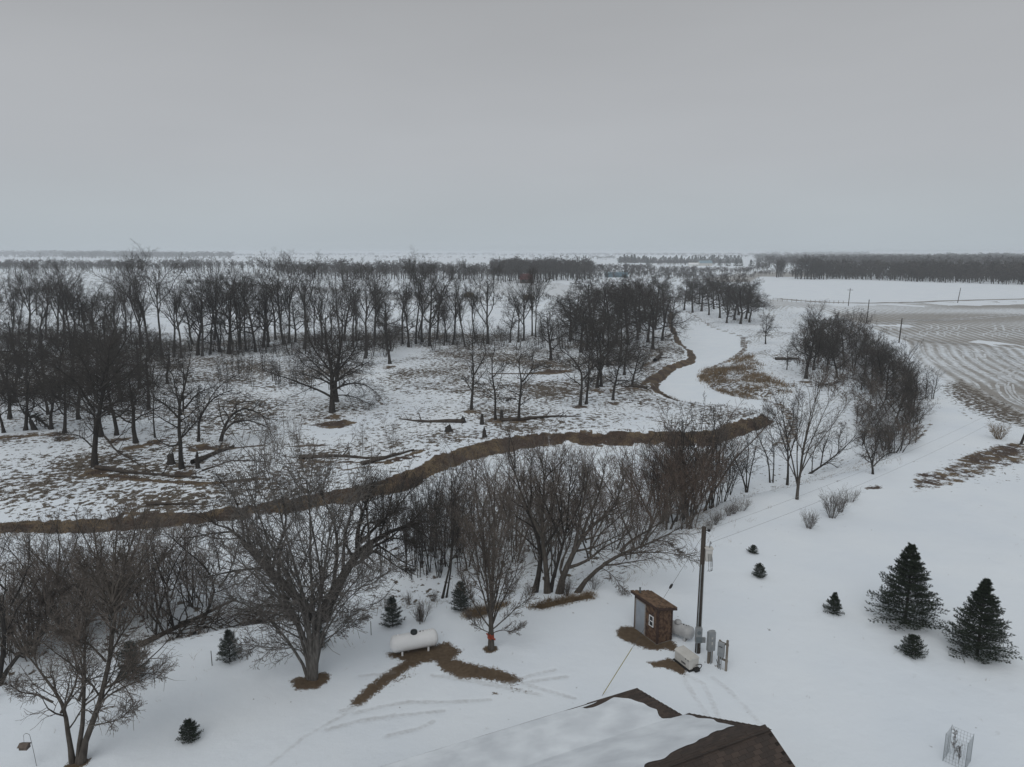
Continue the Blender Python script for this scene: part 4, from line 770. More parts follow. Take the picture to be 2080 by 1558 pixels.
hero('ash_tree', 'left stem of a slim pair rising from the bank behind the small bushy pine', (899, 1215), [([(690, 602), (712, 500), (738, 430), (748, 300), (738, 150), (730, 40), (735, -60)], .09, .015), ([(735, 440), (690, 340), (650, 230), (640, 120)], .04, .01), ([(745, 330), (790, 230), (810, 100), (830, 0)], .04, .01)], Z5_, 'bark_dark', 'twig_brown', 209, n2=12, n3=7, n4=3, l2=0.26, t0=0.3)
hero('ash_tree', 'right stem of a slim pair rising from the bank behind the small bushy pine', (905, 1213), [([(714, 588), (735, 490), (752, 380), (758, 240), (770, 100), (765, -30)], .07, .012), ([(752, 380), (800, 280), (830, 170)], .03, .01)], Z5_, 'bark_dark', 'twig_brown', 210, n2=12, n3=7, n4=3, l2=0.28, t0=0.3)
hero('multi_stem_tree', 'three stemmed tree at the lower left corner with a tall fan of upper branches', (156, 1549), [
    ([(410, 1525), (375, 1370), (345, 1240), (290, 1180), (240, 1120), (150, 1050), (80, 980)], .12, .025), ([(440, 1525), (450, 1340), (445, 1180), (420, 1060), (400, 900), (370, 740)], .12, .02), ([(455, 1530), (490, 1400), (530, 1260), (590, 1090), (605, 900), (625, 700), (640, 590)], .15, .06, 0.5), ([(638, 620), (590, 500), (520, 370), (480, 230)], .06, .015),
    ([(638, 620), (630, 450), (620, 320), (600, 200)], .06, .015), ([(638, 620), (680, 450), (710, 330), (740, 200)], .06, .015), ([(636, 640), (740, 480), (800, 370), (850, 250)], .05, .015), ([(634, 650), (570, 540), (500, 460), (450, 380)], .05, .015), ([(345, 1250), (400, 1150), (420, 1050), (360, 930), (290, 850)], .06, .015), ([(540, 1230), (600, 1160), (700, 1110), (800, 1090), (860, 1050)], .05, .012),
    ([(580, 1120), (680, 1060), (760, 960), (830, 880)], .05, .012), ([(500, 1330), (560, 1310), (640, 1290), (720, 1250), (780, 1180)], .04, .01), ([(445, 1180), (500, 1060), (520, 920), (480, 780)], .06, .015), ([(300, 1190), (200, 1150), (100, 1160), (20, 1120)], .05, .012), ([(600, 960), (520, 860), (440, 800), (360, 780)], .05, .012)],
    Z4_, 'bark_maple', 'twig_brown', 211, n2=12, n3=9, n4=5, l2=0.38, t0=0.25, ang=40, fine=0.95)
hero('ash_tree', 'dark tree at the left edge with a long limb curving up to the right', (-8, 1392), [([(-20, 1090), (30, 950), (50, 800), (65, 650), (40, 540), (10, 430), (20, 300)], .17, .03), ([(-20, 1080), (80, 960), (150, 860), (250, 790), (370, 730), (430, 650), (470, 560)], .14, .02), ([(60, 640), (120, 520), (150, 400), (130, 280)], .07, .02), ([(250, 790), (280, 680), (330, 590)], .05, .015), ([(40, 560), (-40, 480), (-90, 380)], .06, .015)], Z4_, 'bark_dark', 'twig_brown', 212, n2=11, n3=8, n4=4, l2=0.36, t0=0.3, ang=40)
hero('ash_tree', 'vase shaped clump of dark stems on the low ground by the left edge', (98, 1222), [([(250, 620), (180, 450), (120, 350), (70, 260)], .09, .02), ([(262, 620), (260, 480), (230, 380), (190, 300)], .08, .02), ([(275, 620), (325, 460), (335, 330), (300, 190)], .10, .02), ([(290, 620), (340, 500), (400, 370), (430, 230)], .08, .02), ([(270, 620), (280, 450), (260, 330), (270, 240)], .06, .02), ([(245, 620), (160, 520), (60, 440), (0, 400)], .06, .02)], Z4_, 'bark_dark', 'twig_brown', 213, n2=11, n3=8, n4=4, l2=0.36, t0=0.25)
hero('ash_tree', 'upright slim tree above the left end of the brush pile', (352, 1280), [([(985, 780), (968, 600), (955, 440), (935, 330), (930, 200)], .08, .015), ([(968, 600), (1010, 470), (1050, 350), (1090, 200)], .06, .012), ([(965, 560), (890, 440), (850, 330), (850, 220)], .05, .012)], Z4_, 'bark_dark', 'twig_brown', 214, n2=12, n3=8, n4=4, l2=0.34, t0=0.2, group=None)
hero('ash_tree', 'slanting dark trunk left of the upright slim tree above the brush pile', (318, 1288), [([(880, 800), (900, 690), (950, 560), (1000, 430), (1050, 330), (1120, 220)], .08, .015), ([(900, 700), (860, 560), (800, 440), (770, 320)], .06, .012), ([(890, 740), (800, 640), (740, 560), (700, 440)], .06, .012)], Z4_, 'bark_dark', 'twig_brown', 215, n2=12, n3=8, n4=4, l2=0.34, t0=0.2)
hero('ash_tree', 'dark tree with a kinked trunk leaning right behind the brush pile', (410, 1268), [([(1135, 745), (1200, 640), (1240, 540), (1245, 430), (1170, 320), (1080, 250), (1050, 180)], .12, .02), ([(1240, 540), (1290, 480), (1330, 380), (1360, 270)], .07, .015), ([(1195, 650), (1150, 540), (1130, 420)], .05, .012), ([(1245, 440), (1240, 330), (1220, 220)], .06, .015)], Z4_, 'bark_dark', 'twig_brown', 216, n2=12, n3=8, n4=4, l2=0.34, t0=0.25)
hero('ash_tree', 'upswept tree with long fine branches beside the snowy mound on the right bank', (1621, 1014), [([(710, 1580), (720, 1350), (740, 1200), (760, 1000), (775, 860)], .13, .015), ([(714, 1560), (760, 1300), (830, 1100), (890, 960), (960, 880)], .09, .012), ([(712, 1500), (660, 1250), (590, 1090), (520, 1030)], .08, .012), ([(716, 1480), (790, 1200), (870, 1000), (900, 880)], .07, .012), ([(712, 1480), (700, 1250), (690, 1050), (690, 950)], .07, .012), ([(720, 1450), (820, 1250), (930, 1080), (990, 960)], .05, .01), ([(710, 1470), (640, 1320), (570, 1210), (530, 1150)], .05, .01)], Z3_, 'bark_maple', 'twig_brown', 217, n2=12, n3=5, n4=3, l2=0.24, t0=0.3, ang=24, trop=0.1)
hero('ash_tree', 'dark rounded tree left of the upswept tree by the snowy mound', (1597, 985), [([(652, 1490), (655, 1350), (640, 1200), (610, 1080), (590, 1000)], .14, .02), ([(655, 1360), (700, 1220), (740, 1100), (750, 1000)], .08, .015), ([(650, 1300), (590, 1150), (540, 1060)], .08, .015), ([(645, 1240), (680, 1120), (670, 1010)], .07, .015)], Z3_, 'bark_dark', 'twig_dark', 218, n2=12, n3=7, n4=4, l2=0.4, t0=0.3)
hero('ash_tree', 'thin two stemmed tree between the dark rounded tree and the low forked one', (1563, 980), [([(548, 1485), (530, 1350), (480, 1240), (430, 1170), (420, 1100)], .09, .015), ([(565, 1485), (570, 1330), (550, 1190), (520, 1080)], .08, .015)], Z3_, 'bark_dark', 'twig_dark', 219, n2=13, n3=6, n4=3, l2=0.36, t0=0.25)
hero('ash_tree', 'low forked tree left of the snowy mound, spreading from a short trunk', (1517, 1000), [([(405, 1545), (375, 1430), (320, 1330), (300, 1240)], .10, .02), ([(408, 1545), (440, 1420), (480, 1300), (500, 1230)], .09, .015), ([(405, 1520), (400, 1400), (410, 1290), (390, 1210)], .08, .015)], Z3_, 'bark_dark', 'twig_dark', 220, n2=12, n3=7, n4=3, l2=0.4, t0=0.2)
hero('ash_tree', 'low dark tree leaning far to the right behind the upswept tree', (1640, 962), [([(770, 1440), (860, 1390), (960, 1310), (1040, 1240), (1080, 1190)], .13, .02), ([(850, 1395), (880, 1280), (930, 1190), (950, 1130)], .09, .015), ([(960, 1310), (970, 1220), (1000, 1160)], .07, .015), ([(800, 1420), (800, 1300), (830, 1200)], .07, .015)], Z3_, 'bark_dark', 'twig_dark', 221, n2=13, n3=7, n4=4, l2=0.4, t0=0.2)
hero('ash_tree', 'crooked forked tree at the rim where the thicket ends', (1774, 963), [([(1168, 1440), (1165, 1370), (1130, 1290), (1100, 1210)], .12, .02), ([(1168, 1390), (1230, 1335), (1290, 1310)], .07, .015), ([(1166, 1380), (1180, 1270), (1200, 1190)], .06, .015)], Z3_, 'bark_dark', 'twig_dark', 222, n2=12, n3=7, n4=3, l2=0.45, t0=0.2)
ZA = (0, 480, 2.971); ZB = (680, 480, 2.971); OG = 'oaks scattered over the snowy pasture'
OK = dict(bark='bark_dark', twig='twig_dark', ang=50, t0=0.2, fine=1.6, trop=0.03, n2=11, n3=8, n4=4, l2=0.36, group=OG)
hero('oak_tree', 'large bare oak, lowest standing trunk at the left of the pasture', (192, 948), [([(570, 1395), (565, 1200), (580, 1050), (600, 920), (620, 800), (600, 690)], .36, .08), ([(575, 1060), (520, 960), (500, 880), (430, 820), (380, 760)], .17, .04), ([(600, 920), (680, 860), (720, 800), (780, 760)], .16, .04), ([(556, 1270), (500, 1200), (430, 1180), (390, 1200)], .10, .03), ([(590, 1000), (560, 880), (540, 780), (500, 700)], .15, .04), ([(605, 900), (660, 780), (680, 690), (720, 640)], .15, .04), ([(570, 1120), (640, 1060), (700, 1050), (760, 1080)], .10, .03)], ZA, seed=401, **OK)
hero('oak_tree', 'wide branching oak beside the fallen trunk and the broken stub', (369, 951), [([(1097, 1402), (1100, 1180), (1110, 1050), (1160, 900), (1200, 830), (1210, 770)], .30, .05), ([(1098, 1120), (1040, 1050), (980, 1000), (930, 960), (880, 960)], .15, .03), ([(1095, 1080), (1060, 920), (1050, 840), (1010, 780)], .15, .03), ([(1115, 1040), (1180, 960), (1250, 920), (1310, 900)], .13, .03), ([(1105, 1060), (1110, 930), (1120, 820), (1110, 750)], .13, .03), ([(1098, 1200), (1150, 1130), (1200, 1110)], .07, .02)], ZA, seed=402, **OK)
hero('oak_tree', 'small oak bending right into an open arch left of the lower arched tree', (403, 897), [([(1198, 1240), (1200, 1130), (1235, 1050), (1290, 980), (1350, 935), (1430, 915)], .20, .04), ([(1240, 1045), (1270, 960), (1330, 890), (1400, 850)], .09, .03), ([(1215, 1090), (1190, 1000), (1200, 920)], .08, .03)], ZA, seed=403, **OK)
hero('oak_tree', 'low oak bowed over to the right with branches sweeping to the ground', (448, 896), [([(1330, 1238), (1350, 1150), (1400, 1060), (1470, 1035), (1540, 1065), (1610, 1115)], .24, .05), ([(1340, 1200), (1400, 1120), (1480, 1095), (1580, 1108), (1650, 1130)], .17, .04), ([(1400, 1060), (1430, 1010), (1500, 990), (1580, 1020)], .08, .03)], ZA, seed=404, droop=0.06, **OK)
hero('oak_tree', 'thick broken limb arched down to the snow at the far left', (72, 873), [([(212, 1172), (185, 1120), (165, 1085), (195, 1078), (245, 1125), (288, 1168)], .34, .14), ([(165, 1085), (140, 1060), (160, 1020)], .12, .04)], ZA, seed=405, **OK)
hero('oak_tree', 'broad dark oak standing alone in the middle left of the pasture', (675, 838), [([(2005, 1068), (2005, 960), (1990, 820), (1965, 720), (1930, 620), (1930, 500)], .46, .08), ([(2000, 970), (1920, 920), (1800, 870), (1720, 835), (1640, 800)], .20, .04), ([(2006, 930), (2060, 900), (2140, 880), (2230, 900), (2280, 950)], .18, .04), ([(2000, 880), (2060, 700), (2080, 600), (2085, 450)], .22, .05), ([(2000, 900), (2080, 830), (2160, 780), (2230, 760)], .16, .04), ([(1995, 850), (1900, 780), (1830, 720), (1780, 700)], .16, .04), ([(1985, 800), (1880, 660), (1850, 560), (1860, 480)], .15, .04), ([(2004, 960), (2100, 960), (2180, 1000), (2230, 1030)], .12, .03), ([(2000, 860), (2120, 720), (2180, 640), (2190, 560)], .14, .04)], ZA, seed=406, **{**OK, 'n2': 13, 'n3': 9, 'n4': 5})
hero('oak_tree', 'leftmost of three thin crooked oaks standing near the long log', (958, 832), [([(825, 1047), (830, 920), (842, 840), (825, 760), (820, 690), (835, 610)], .24, .04), ([(842, 835), (885, 760), (918, 700), (890, 640)], .13, .03), ([(830, 900), (800, 860), (770, 860)], .05, .02)], ZB, seed=407, **OK)
hero('oak_tree', 'middle one of three thin crooked oaks near the long log', (1007, 852), [([(970, 1107), (970, 960), (950, 840), (943, 760), (965, 680)], .19, .04), ([(967, 960), (930, 930), (880, 900), (850, 890)], .07, .02), ([(955, 850), (1000, 800), (1040, 770)], .08, .02), ([(968, 1000), (1010, 980), (1040, 990)], .05, .02)], ZB, seed=408, **OK)
hero('oak_tree', 'rightmost of three thin crooked oaks, its top forked in two', (1054, 854), [([(1110, 1112), (1115, 980), (1130, 880), (1115, 790), (1098, 740), (1130, 690)], .22, .04), ([(1130, 880), (1180, 820), (1203, 760), (1185, 710)], .13, .03), ([(1185, 810), (1240, 780), (1290, 795)], .08, .02), ([(1115, 1000), (1080, 970), (1050, 980)], .05, .02)], ZB, seed=409, **OK)
hero('oak_tree', 'forked crooked oak right of the three thin ones', (1178, 823), [([(1480, 1022), (1490, 920), (1502, 860), (1480, 790), (1440, 740), (1370, 700)], .26, .05), ([(1502, 860), (1550, 800), (1562, 720), (1530, 650)], .16, .04), ([(1545, 805), (1620, 740), (1660, 680)], .10, .03), ([(1480, 790), (1400, 780), (1340, 730)], .08, .02)], ZB, seed=410, **OK)
# ---- young trees on the low ground between yard and ice
rs = RS(33)
for i in range(48):
    px = 930 + 480 * rs.rand(); f = rs.rand(); py = 1175 - 115 * f - max(0, (px - 1180)) * 0.32
    P = at(px, py); red = px > 1180
    place_tree('young_ash_tree', SAPB[(2 + rs.randint(2)) if red and rs.rand() < 0.75 else rs.randint(4)], P, 6.5 + 3.0 * rs.rand(), 8, 'slim reddish twigged young tree crowded in the thicket behind the leaning cluster' if red else 'slim brown twigged young tree in the thicket left of the leaning cluster', 'thicket behind the leaning cluster', 1.1)
for px, py, ty in [(1385, 1048, 820), (1402, 1052, 815), (1421, 1042, 812), (1440, 1034, 830), (1455, 1028, 850), (1468, 1020, 880), (1372, 1060, 850), (1350, 1062, 870), (1395, 1035, 830), (1430, 1020, 825), (1480, 1005, 890)]:
    P = at(px, py); place_tree('young_ash_tree', (SAPB if px % 2 else SAPD)[px % 3], P, top_h(P, ty), 8, 'taller dark young tree at the right end of the thicket by the snowy slope', 'tall right end of the thicket', 1.1)
for i in range(26):
    px = 770 + 170 * rs.rand(); py = 1075 + 100 * rs.rand(); P = at(px, py)
    place_tree('young_ash_tree', SAPD[rs.randint(4)], P, 5 + 3 * rs.rand(), 7, 'thin dark young tree on the snow between willow and slim pair', 'young trees between the willow and the slim pair', 0.85)
for i in range(38):
    px = -20 + 440 * rs.rand(); py = 1215 + 75 * rs.rand() + max(0, (220 - px)) * 0.35
    P = at(px, py); place_tree('young_ash_tree', SAPB[rs.randint(2)], P, 4.0 + 3.5 * rs.rand(), 8, 'brown twiggy young tree in the tangle on the slope at the left', 'tangle on the left slope', 1.15)
for px, py, h, lab in [(229, 1240, 7.5, 'dense many stemmed fan shaped clump on the low ground, left side'), (150, 1300, 6, 'bushy many stemmed clump lower left of the fan shaped clump'), (60, 1330, 6, 'bushy many stemmed clump near the left edge, below the vase shaped one')]:
    P = at(px, py); place_tree('young_ash_tree', VASE[px % 2], P, h, 6, lab, None, 1.0)
# ---- shrubs and dry weeds
SHRUBS = [shrub(61), shrub(62, 1.6, 34), shrub(63, 1.6, 18, spread=0.7)]
def place_shrub(px, py, h, label, group=None, k=0, w=1.0, m='twig_grey', cat='shrub'):
    P = at(px, py); me = SHRUBS[k % 3][0]
    if not me.materials: me.materials.append(MAT['twig_grey'])
    o = bpy.data.objects.new('bare_shrub', me); COL.objects.link(o); o.location = P; s = h / 1.7; o.scale = (s * w, s * w, s); o.rotation_euler = (0, 0, (px * 7.3) % 6.28)
    if m != 'twig_grey': o.material_slots[0].link = 'OBJECT'; o.material_slots[0].material = MAT[m]
    return tag(o, label, cat, group)
place_shrub(1643, 1073, 1.5, 'small round bare shrub alone on the snowy slope', k=1, w=1.0)
place_shrub(1690, 1052, 2.3, 'largest bare shrub on the snowy slope, leaning clump of dark stems', k=1, w=0.8); place_shrub(1706, 1040, 2.0, 'bare shrub touching the largest shrub on its upper side', k=0, w=0.8)
place_shrub(1727, 1020, 1.5, 'smallest bare shrub, uppermost of the slope clump', k=2); place_shrub(1505, 1038, 1.5, 'pale bare shrub at the top end of the weedy slope edge', k=2, m='twig_brown')
for i, (px, py) in enumerate([(1440, 1076), (1452, 1066), (1466, 1056), (1480, 1048), (1490, 1044)]): place_shrub(px, py, 1.0 + 0.15 * (i % 2), 'thin weedy bare shrub along the edge of the snowy slope', 'weedy shrubs along the slope edge', i, m='twig_brown')
for i, (px, py) in enumerate([(850, 1262), (858, 1262), (1040, 1205), (1075, 1208), (1150, 1210), (1205, 1198), (500, 1270), (590, 1262), (780, 1235), (830, 1228), (880, 1222), (940, 1226)]): place_shrub(px, py, 0.9 + 0.5 * ((i * 37) % 10) / 10, 'small tuft of bare brown stems along the rim of the yard', 'brown stems along the yard rim', i, m='twig_brown')
place_shrub(2028, 892, 2.0, 'tan bushy weed clump beside the grassy drift at the right', k=1, m='dry_grass', w=1.2)
# ---- conifers
def conifer(seed, h=5.5, w=4.4, whorls=23, per=11, twigs=14, nl=0.13, nw=0.03, nn=20, low=0.03, up=0.10, power=0.85, mat_='needle_spruce', droop=-0.12, ragged=0.25):
    rs = RS(seed); T = stem(h, 0.045 * h / 2.2, rs, 8, 0.012, (0, 0), 0.08); zs = np.linspace(low, 0.985, whorls) ** 0.95 * h
    st = []; dr = []; ln = []
    for z in zs:
        f = z / h; L = w / 2 * (1 - f) ** power + 0.06 * h * (1 - f) + 0.05
        n = max(4, int(per * (0.55 + 0.45 * (1 - f))))
        for a in (np.arange(n) + rs.rand(n) * 0.9) * 6.283 / n:
            st.append((0, 0, z + 0.03 * h * rs.randn() * 0.5)); e = 0.55 * f + up - 0.02; dr.append((math.cos(a), math.sin(a), e)); ln.append(L * (1 - ragged + 1.6 * ragged * rs.rand()))
    N = len(st); P, R = extrude(np.array(st), np.array(dr), np.array(ln), np.full(N, 0.02), np.full(N, 0.006), 5, 0.04, 0.035, rs, 0.004)
    # side twigs spread flat to both sides
    t = np.linspace(0.18, 0.98, twigs); x = t * 5; i = np.minimum(x.astype(int), 4); f = (x - i)[None, :, None]
    pos = P[:, i] * (1 - f) + P[:, i + 1] * f; tan = unit(P[:, i + 1] - P[:, i]); side = unit(np.cross(tan, np.array([0, 0, 1.0]))); sg = np.where(np.arange(twigs) % 2, 1, -1)[None, :, None]
    d = unit(tan * 0.75 + side * sg * (0.75 + 0.25 * rs.rand(N, twigs, 1)) + np.array([0, 0, 1.0]) * (0.10 + 0.12 * rs.randn(N, twigs, 1)))
    l = (np.array(ln)[:, None] * 0.42 * (1.05 - t[None]) + 0.10) * (0.7 + 0.6 * rs.rand(N, twigs)); M = N * twigs
    P2, R2 = extrude(pos.reshape(M, 3), d.reshape(M, 3), l.reshape(M), np.full(M, 0.006), np.full(M, 0.004), 2, 0.08, 0.03, rs, 0.004)
    # needles: thin blades round every twig and the ends of the branches
    def needles(P, n, t0=0.0):
        N_, K = P.shape[:2]; t = t0 + (1.02 - t0) * rs.rand(N_, n); x = np.clip(t * (K - 1), 0, K - 1.001); i = x.astype(int); f = (x - i)[..., None]; b = np.arange(N_)[:, None]
        p = P[b, i] * (1 - f) + P[b, i + 1] * f; tn = unit(P[b, i + 1] - P[b, i]); q = unit(rs.randn(N_, n, 3)); q = unit(q - (q * tn).sum(-1, keepdims=True) * tn); dd = unit(tn * 0.9 + q * 0.8 + np.array([0, 0, 0.15]))
        s = unit(np.cross(dd, q + 0.3 * rs.randn(N_, n, 3))); L = nl * (0.7 + 0.6 * rs.rand(N_, n, 1)); a = p - s * nw / 2; c = p + s * nw / 2; e = p + dd * L
        return np.stack([a, c, e], 2).reshape(-1, 3)
    V = np.concatenate([needles(P2, nn), needles(P, nn + 6, 0.25), needles(T[0][:, 5:], 30)])
    me = mk('conifer_foliage', V, np.arange(len(V)).reshape(-1, 3)); me.materials.append(MAT[mat_])
    tr = mk('conifer_trunk', *join([tubes(*T, 7), tubes(P, R, 3)]), smooth=True); tr.materials.append(MAT['bark_dark']); return tr, me, h
SPR = [conifer(301), conifer(302, w=4.0)]
SMALL = [conifer(303, 1.6, 1.5, 10, 8, 8, 0.10, 0.026, 22), conifer(304, 1.5, 2.2, 9, 9, 9, 0.11, 0.026, 22, power=0.6)]
PINE = [conifer(305, 2.2, 1.5, 9, 7, 7, 0.18, 0.018, 30, up=0.28, power=0.6, mat_='needle_pine', ragged=0.4), conifer(306, 2.2, 2.0, 10, 8, 7, 0.18, 0.018, 30, up=0.3, power=0.5, mat_='needle_pine', ragged=0.4)]
def place_conifer(kind, pr, px, py, ty, label, w=1.0, rz=0.0, lean=0.0, group=None, hs=None):
    P = at(px, py); h = top_h(P, ty) if hs is None else hs; t = thing(kind, label, 'tree', P, rz, group); s = h / pr[2]; t.scale = (s * w, s * w, s); t.rotation_euler = (0, lean, rz)
    obj('trunk', pr[0], None, t); obj('foliage', pr[1], None, t); return t
place_conifer('spruce_tree', SPR[0], 1838, 1266, 1108, 'largest dark spruce, standing on the snow at the right', 0.98, 0.4, -0.03)
place_conifer('spruce_tree', SPR[1], 1984, 1332, 1182, 'second large spruce, nearest the right edge of the yard', 1.02, 2.1, 0.0)
place_conifer('young_spruce', SMALL[1], 1852, 1330, 1294, 'small squat spruce at the foot of the largest spruce', 0.95, 1.0)
place_conifer('young_spruce', SMALL[0], 1692, 1243, 1206, 'small pointed spruce alone left of the largest spruce', 0.9, 2.0, -0.05)
place_conifer('young_spruce', SMALL[1], 1542, 1172, 1147, 'tiny dark spruce bush on the snow right of the utility pole', 0.75, 3.0)
place_conifer('young_spruce', SMALL[1], 1527, 1124, 1109, 'tiny flattened spruce sprig, farthest up the yard', 1.0, 0.7, 0.5)
place_conifer('young_spruce', SMALL[1], 386, 1502, 1466, 'small dark spruce bush alone on the snow at the lower left', 0.8, 0.3)
place_conifer('young_pine', PINE[0], 467, 1342, 1285, 'frosted young pine left of the large pale grey tree', 1.0, 0.3)
place_conifer('young_pine', PINE[0], 798, 1271, 1217, 'narrow young pine just behind the white propane tank', 1.0, 2.0)
place_conifer('young_pine', PINE[1], 936, 1240, 1188, 'round bushy young pine left of the ribboned maple', 0.9, 1.3)
place_conifer('young_pine', PINE[1], 270, 1380, 1312, 'young pine half hidden behind twigs of the lower left tree', 0.9, 0.9)
place_conifer('young_pine', PINE[0], 646, 1312, 1262, 'young pine hidden behind the stems of the large pale grey tree', 1.0, 4.0)
rs = RS(44)
far_sp = conifer(310, 10, 4.6, 9, 6, 5, 0.9, 0.35, 4, mat_='needle_spruce'); 
for i in range(84):
    px = 1256 + 250 * (i + rs.rand()) / 84; P = at(px, 534.0 + 0.6 * rs.randn())
    t = thing('distant_spruce', 'distant dark spruce in the windbreak row of the far farmstead', 'tree', P, rs.rand() * 6, 'windbreak of the far farmstead'); s = (0.7 + 0.7 * rs.rand()) * 1.3; t.scale = (s * 1.35, s * 1.35, s); obj('trunk', far_sp[0], None, t); obj('foliage', far_sp[1], None, t)
for px, py, s in [(1462, 540, 1.1), (1478, 541, 1.2), (1495, 541, 1.3), (1505, 541, 1.2), (1525, 541, 1.0)]:
    P = at(px, py); t = thing('distant_spruce', 'distant rounded spruce in the farmyard clump at the end of the windbreak', 'tree', P, px % 6, 'farmyard clump at the windbreak end'); t.scale = (s * 1.5, s * 1.5, s); obj('trunk', far_sp[0], None, t); obj('foliage', far_sp[1], None, t)
# ------------------------------------------------------------------ made things of the yard
def V3(x, y, z): return Vector((x, y, z))
def project(P):
    P = np.asarray(P, float); f = P[..., 1] * cP - (P[..., 2] - CAMZ) * sP; u = P[..., 0] / f; v = -(P[..., 1] * sP + (P[..., 2] - CAMZ) * cP) / f
    return CX + FPX * u, CY + FPX * v
mat('shingle_brown', (0.046, 0.035, 0.030), (0.085, 0.067, 0.058), 14, 0.95, 0.3, coord='Generated'); mat('shingle_dark', (0.038, 0.030, 0.026), (0.072, 0.059, 0.052), 14, 0.95, 0.3, coord='Generated'); mat('shingle_warm', (0.056, 0.042, 0.035), (0.10, 0.078, 0.066), 14, 0.95, 0.3, coord='Generated')
mat('roof_deck', (0.02, 0.016, 0.014), (0.035, 0.029, 0.025), 5, 0.95); mat('fascia', (0.10, 0.085, 0.075), (0.14, 0.12, 0.11), 3, 0.6); mat('house_wall', (0.30, 0.27, 0.23), (0.36, 0.33, 0.29), 2, 0.8)
mat('shed_wall', (0.05, 0.03, 0.025), (0.085, 0.052, 0.042), 3, 0.9, 0.2); mat('shed_shake', (0.06, 0.036, 0.027), (0.155, 0.098, 0.064), 5.5, 0.9, 0.2, detail=1); mat('shed_trim', (0.045, 0.028, 0.022), (0.07, 0.045, 0.036), 6, 0.85)
mat('shed_roof', (0.085, 0.055, 0.036), (0.19, 0.125, 0.083), 4.5, 0.95, 0.3, detail=1); mat('door_grey', (0.27, 0.30, 0.34), (0.32, 0.35, 0.39), 2, 0.5); mat('door_trim', (0.24, 0.22, 0.20), (0.30, 0.27, 0.25), 5, 0.7)
mat('white_paint', (0.74, 0.75, 0.755), (0.81, 0.815, 0.82), 1.2, 0.35); mat('tank_grey', (0.33, 0.335, 0.34), (0.46, 0.465, 0.47), 2.5, 0.45); mat('glass_dark', (0.02, 0.022, 0.025), (0.035, 0.038, 0.042), 2, 0.1)
mat('lid_green', (0.014, 0.02, 0.02), (0.024, 0.03, 0.03), 4, 0.4); mat('steel', (0.26, 0.275, 0.285), (0.35, 0.365, 0.375), 3, 0.45, metal=0.4); mat('steel_dark', (0.14, 0.165, 0.18), (0.2, 0.225, 0.24), 3, 0.5, metal=0.3)
mat('pole_wood', (0.035, 0.029, 0.024), (0.078, 0.066, 0.056), 5, 0.95, 0.4, stretch=(1, 1, 0.12)); mat('post_wood', (0.14, 0.125, 0.105), (0.25, 0.225, 0.195), 6, 0.95, 0.4, stretch=(1, 1, 0.12)); mat('beige', (0.50, 0.49, 0.46), (0.58, 0.57, 0.545), 2, 0.5)
mat('black_rubber', (0.012, 0.012, 0.012), (0.022, 0.022, 0.022), 4, 0.6); mat('wire', (0.05, 0.05, 0.05), (0.08, 0.08, 0.08), 4, 0.5, metal=0.5); mat('yellow_guard', (0.25, 0.215, 0.075), (0.33, 0.28, 0.10), 4, 0.5); mat('orange', (0.27, 0.048, 0.025), (0.37, 0.075, 0.038), 5, 0.7)
mat('old_wood', (0.038, 0.031, 0.026), (0.085, 0.07, 0.058), 4, 0.95, 0.5, stretch=(0.3, 1, 1)); mat('feeder_wood', (0.10, 0.08, 0.065), (0.16, 0.13, 0.11), 6, 0.9); mat('red_roof', (0.085, 0.026, 0.025), (0.115, 0.036, 0.034), 0.3, 0.7); mat('blue_metal', (0.15, 0.24, 0.29), (0.19, 0.29, 0.34), 0.3, 0.6)
mat('hay', (0.10, 0.08, 0.05), (0.18, 0.145, 0.095), 3, 0.95, 0.5); mat('label_dark', (0.05, 0.05, 0.055), (0.06, 0.06, 0.065), 3, 0.6)
mat('snow_roof', (0.60, 0.64, 0.685), (0.80, 0.85, 0.895), 0.8, 0.8, 0.3, detail=6)
# ---- house roof
HC = np.array([8.87, 21.97]); H1 = np.array([0.908, 0.42]); H2 = np.array([0.42, -0.908])
def hxy(a, b): q = HC + H1 * a + H2 * b; return q[0], q[1]
def roof_z(b): return 5.8 - 0.5 * b if b > 0 else (5.8 + 0.512 * b if b > -4.1 else 3.70 + 0.226 * (b + 4.1))
def hp(a, b, dz=0.0): x, y = hxy(a, b); return V3(x, y, roof_z(b) + dz)
house = thing('house', 'house in the lower foreground with brown shingle roof half covered in snow', 'house', (*hxy(-7, 0), 0))
_inv = Matrix.Translation(house.location).inverted()
def wmat(o):
    # world matrix from the parent chain, without waiting for an update
    b = o.matrix_basis.copy()
    if o.parent is None: return Matrix.LocRotScale(o.location, o.rotation_euler, o.scale)
    return wmat(o.parent) @ o.matrix_parent_inverse @ b
def under(o, p): o.parent = p; o.matrix_parent_inverse = wmat(p).inverted(); return o
m = MB()
for a0, a1, b0, b1 in ((-16, 0, -4.1, 0.0), (-16, 0, 0.0, 4.6), (-16, -0.29, -7.2, -4.1)):
    m.prism([hp(a0, b0 + 1e-4, -0.2), hp(a1, b0 + 1e-4, -0.2), hp(a1, b0 + 1e-4), hp(a0, b0 + 1e-4)], hp(a0, b1 - 1e-4) - hp(a0, b0 + 1e-4))
roof = under(m.obj('roof', MAT['roof_deck']), house)
m = MB(); m.prism([hp(-16, -7.22, -0.19), hp(-16, -7.22, 0.012), hp(-16, -7.25, 0.012), hp(-16, -7.25, -0.19)], hp(-0.29, -7.2) - hp(-16, -7.2)); under(m.obj('eave_gutter', MAT['shed_trim']), house)
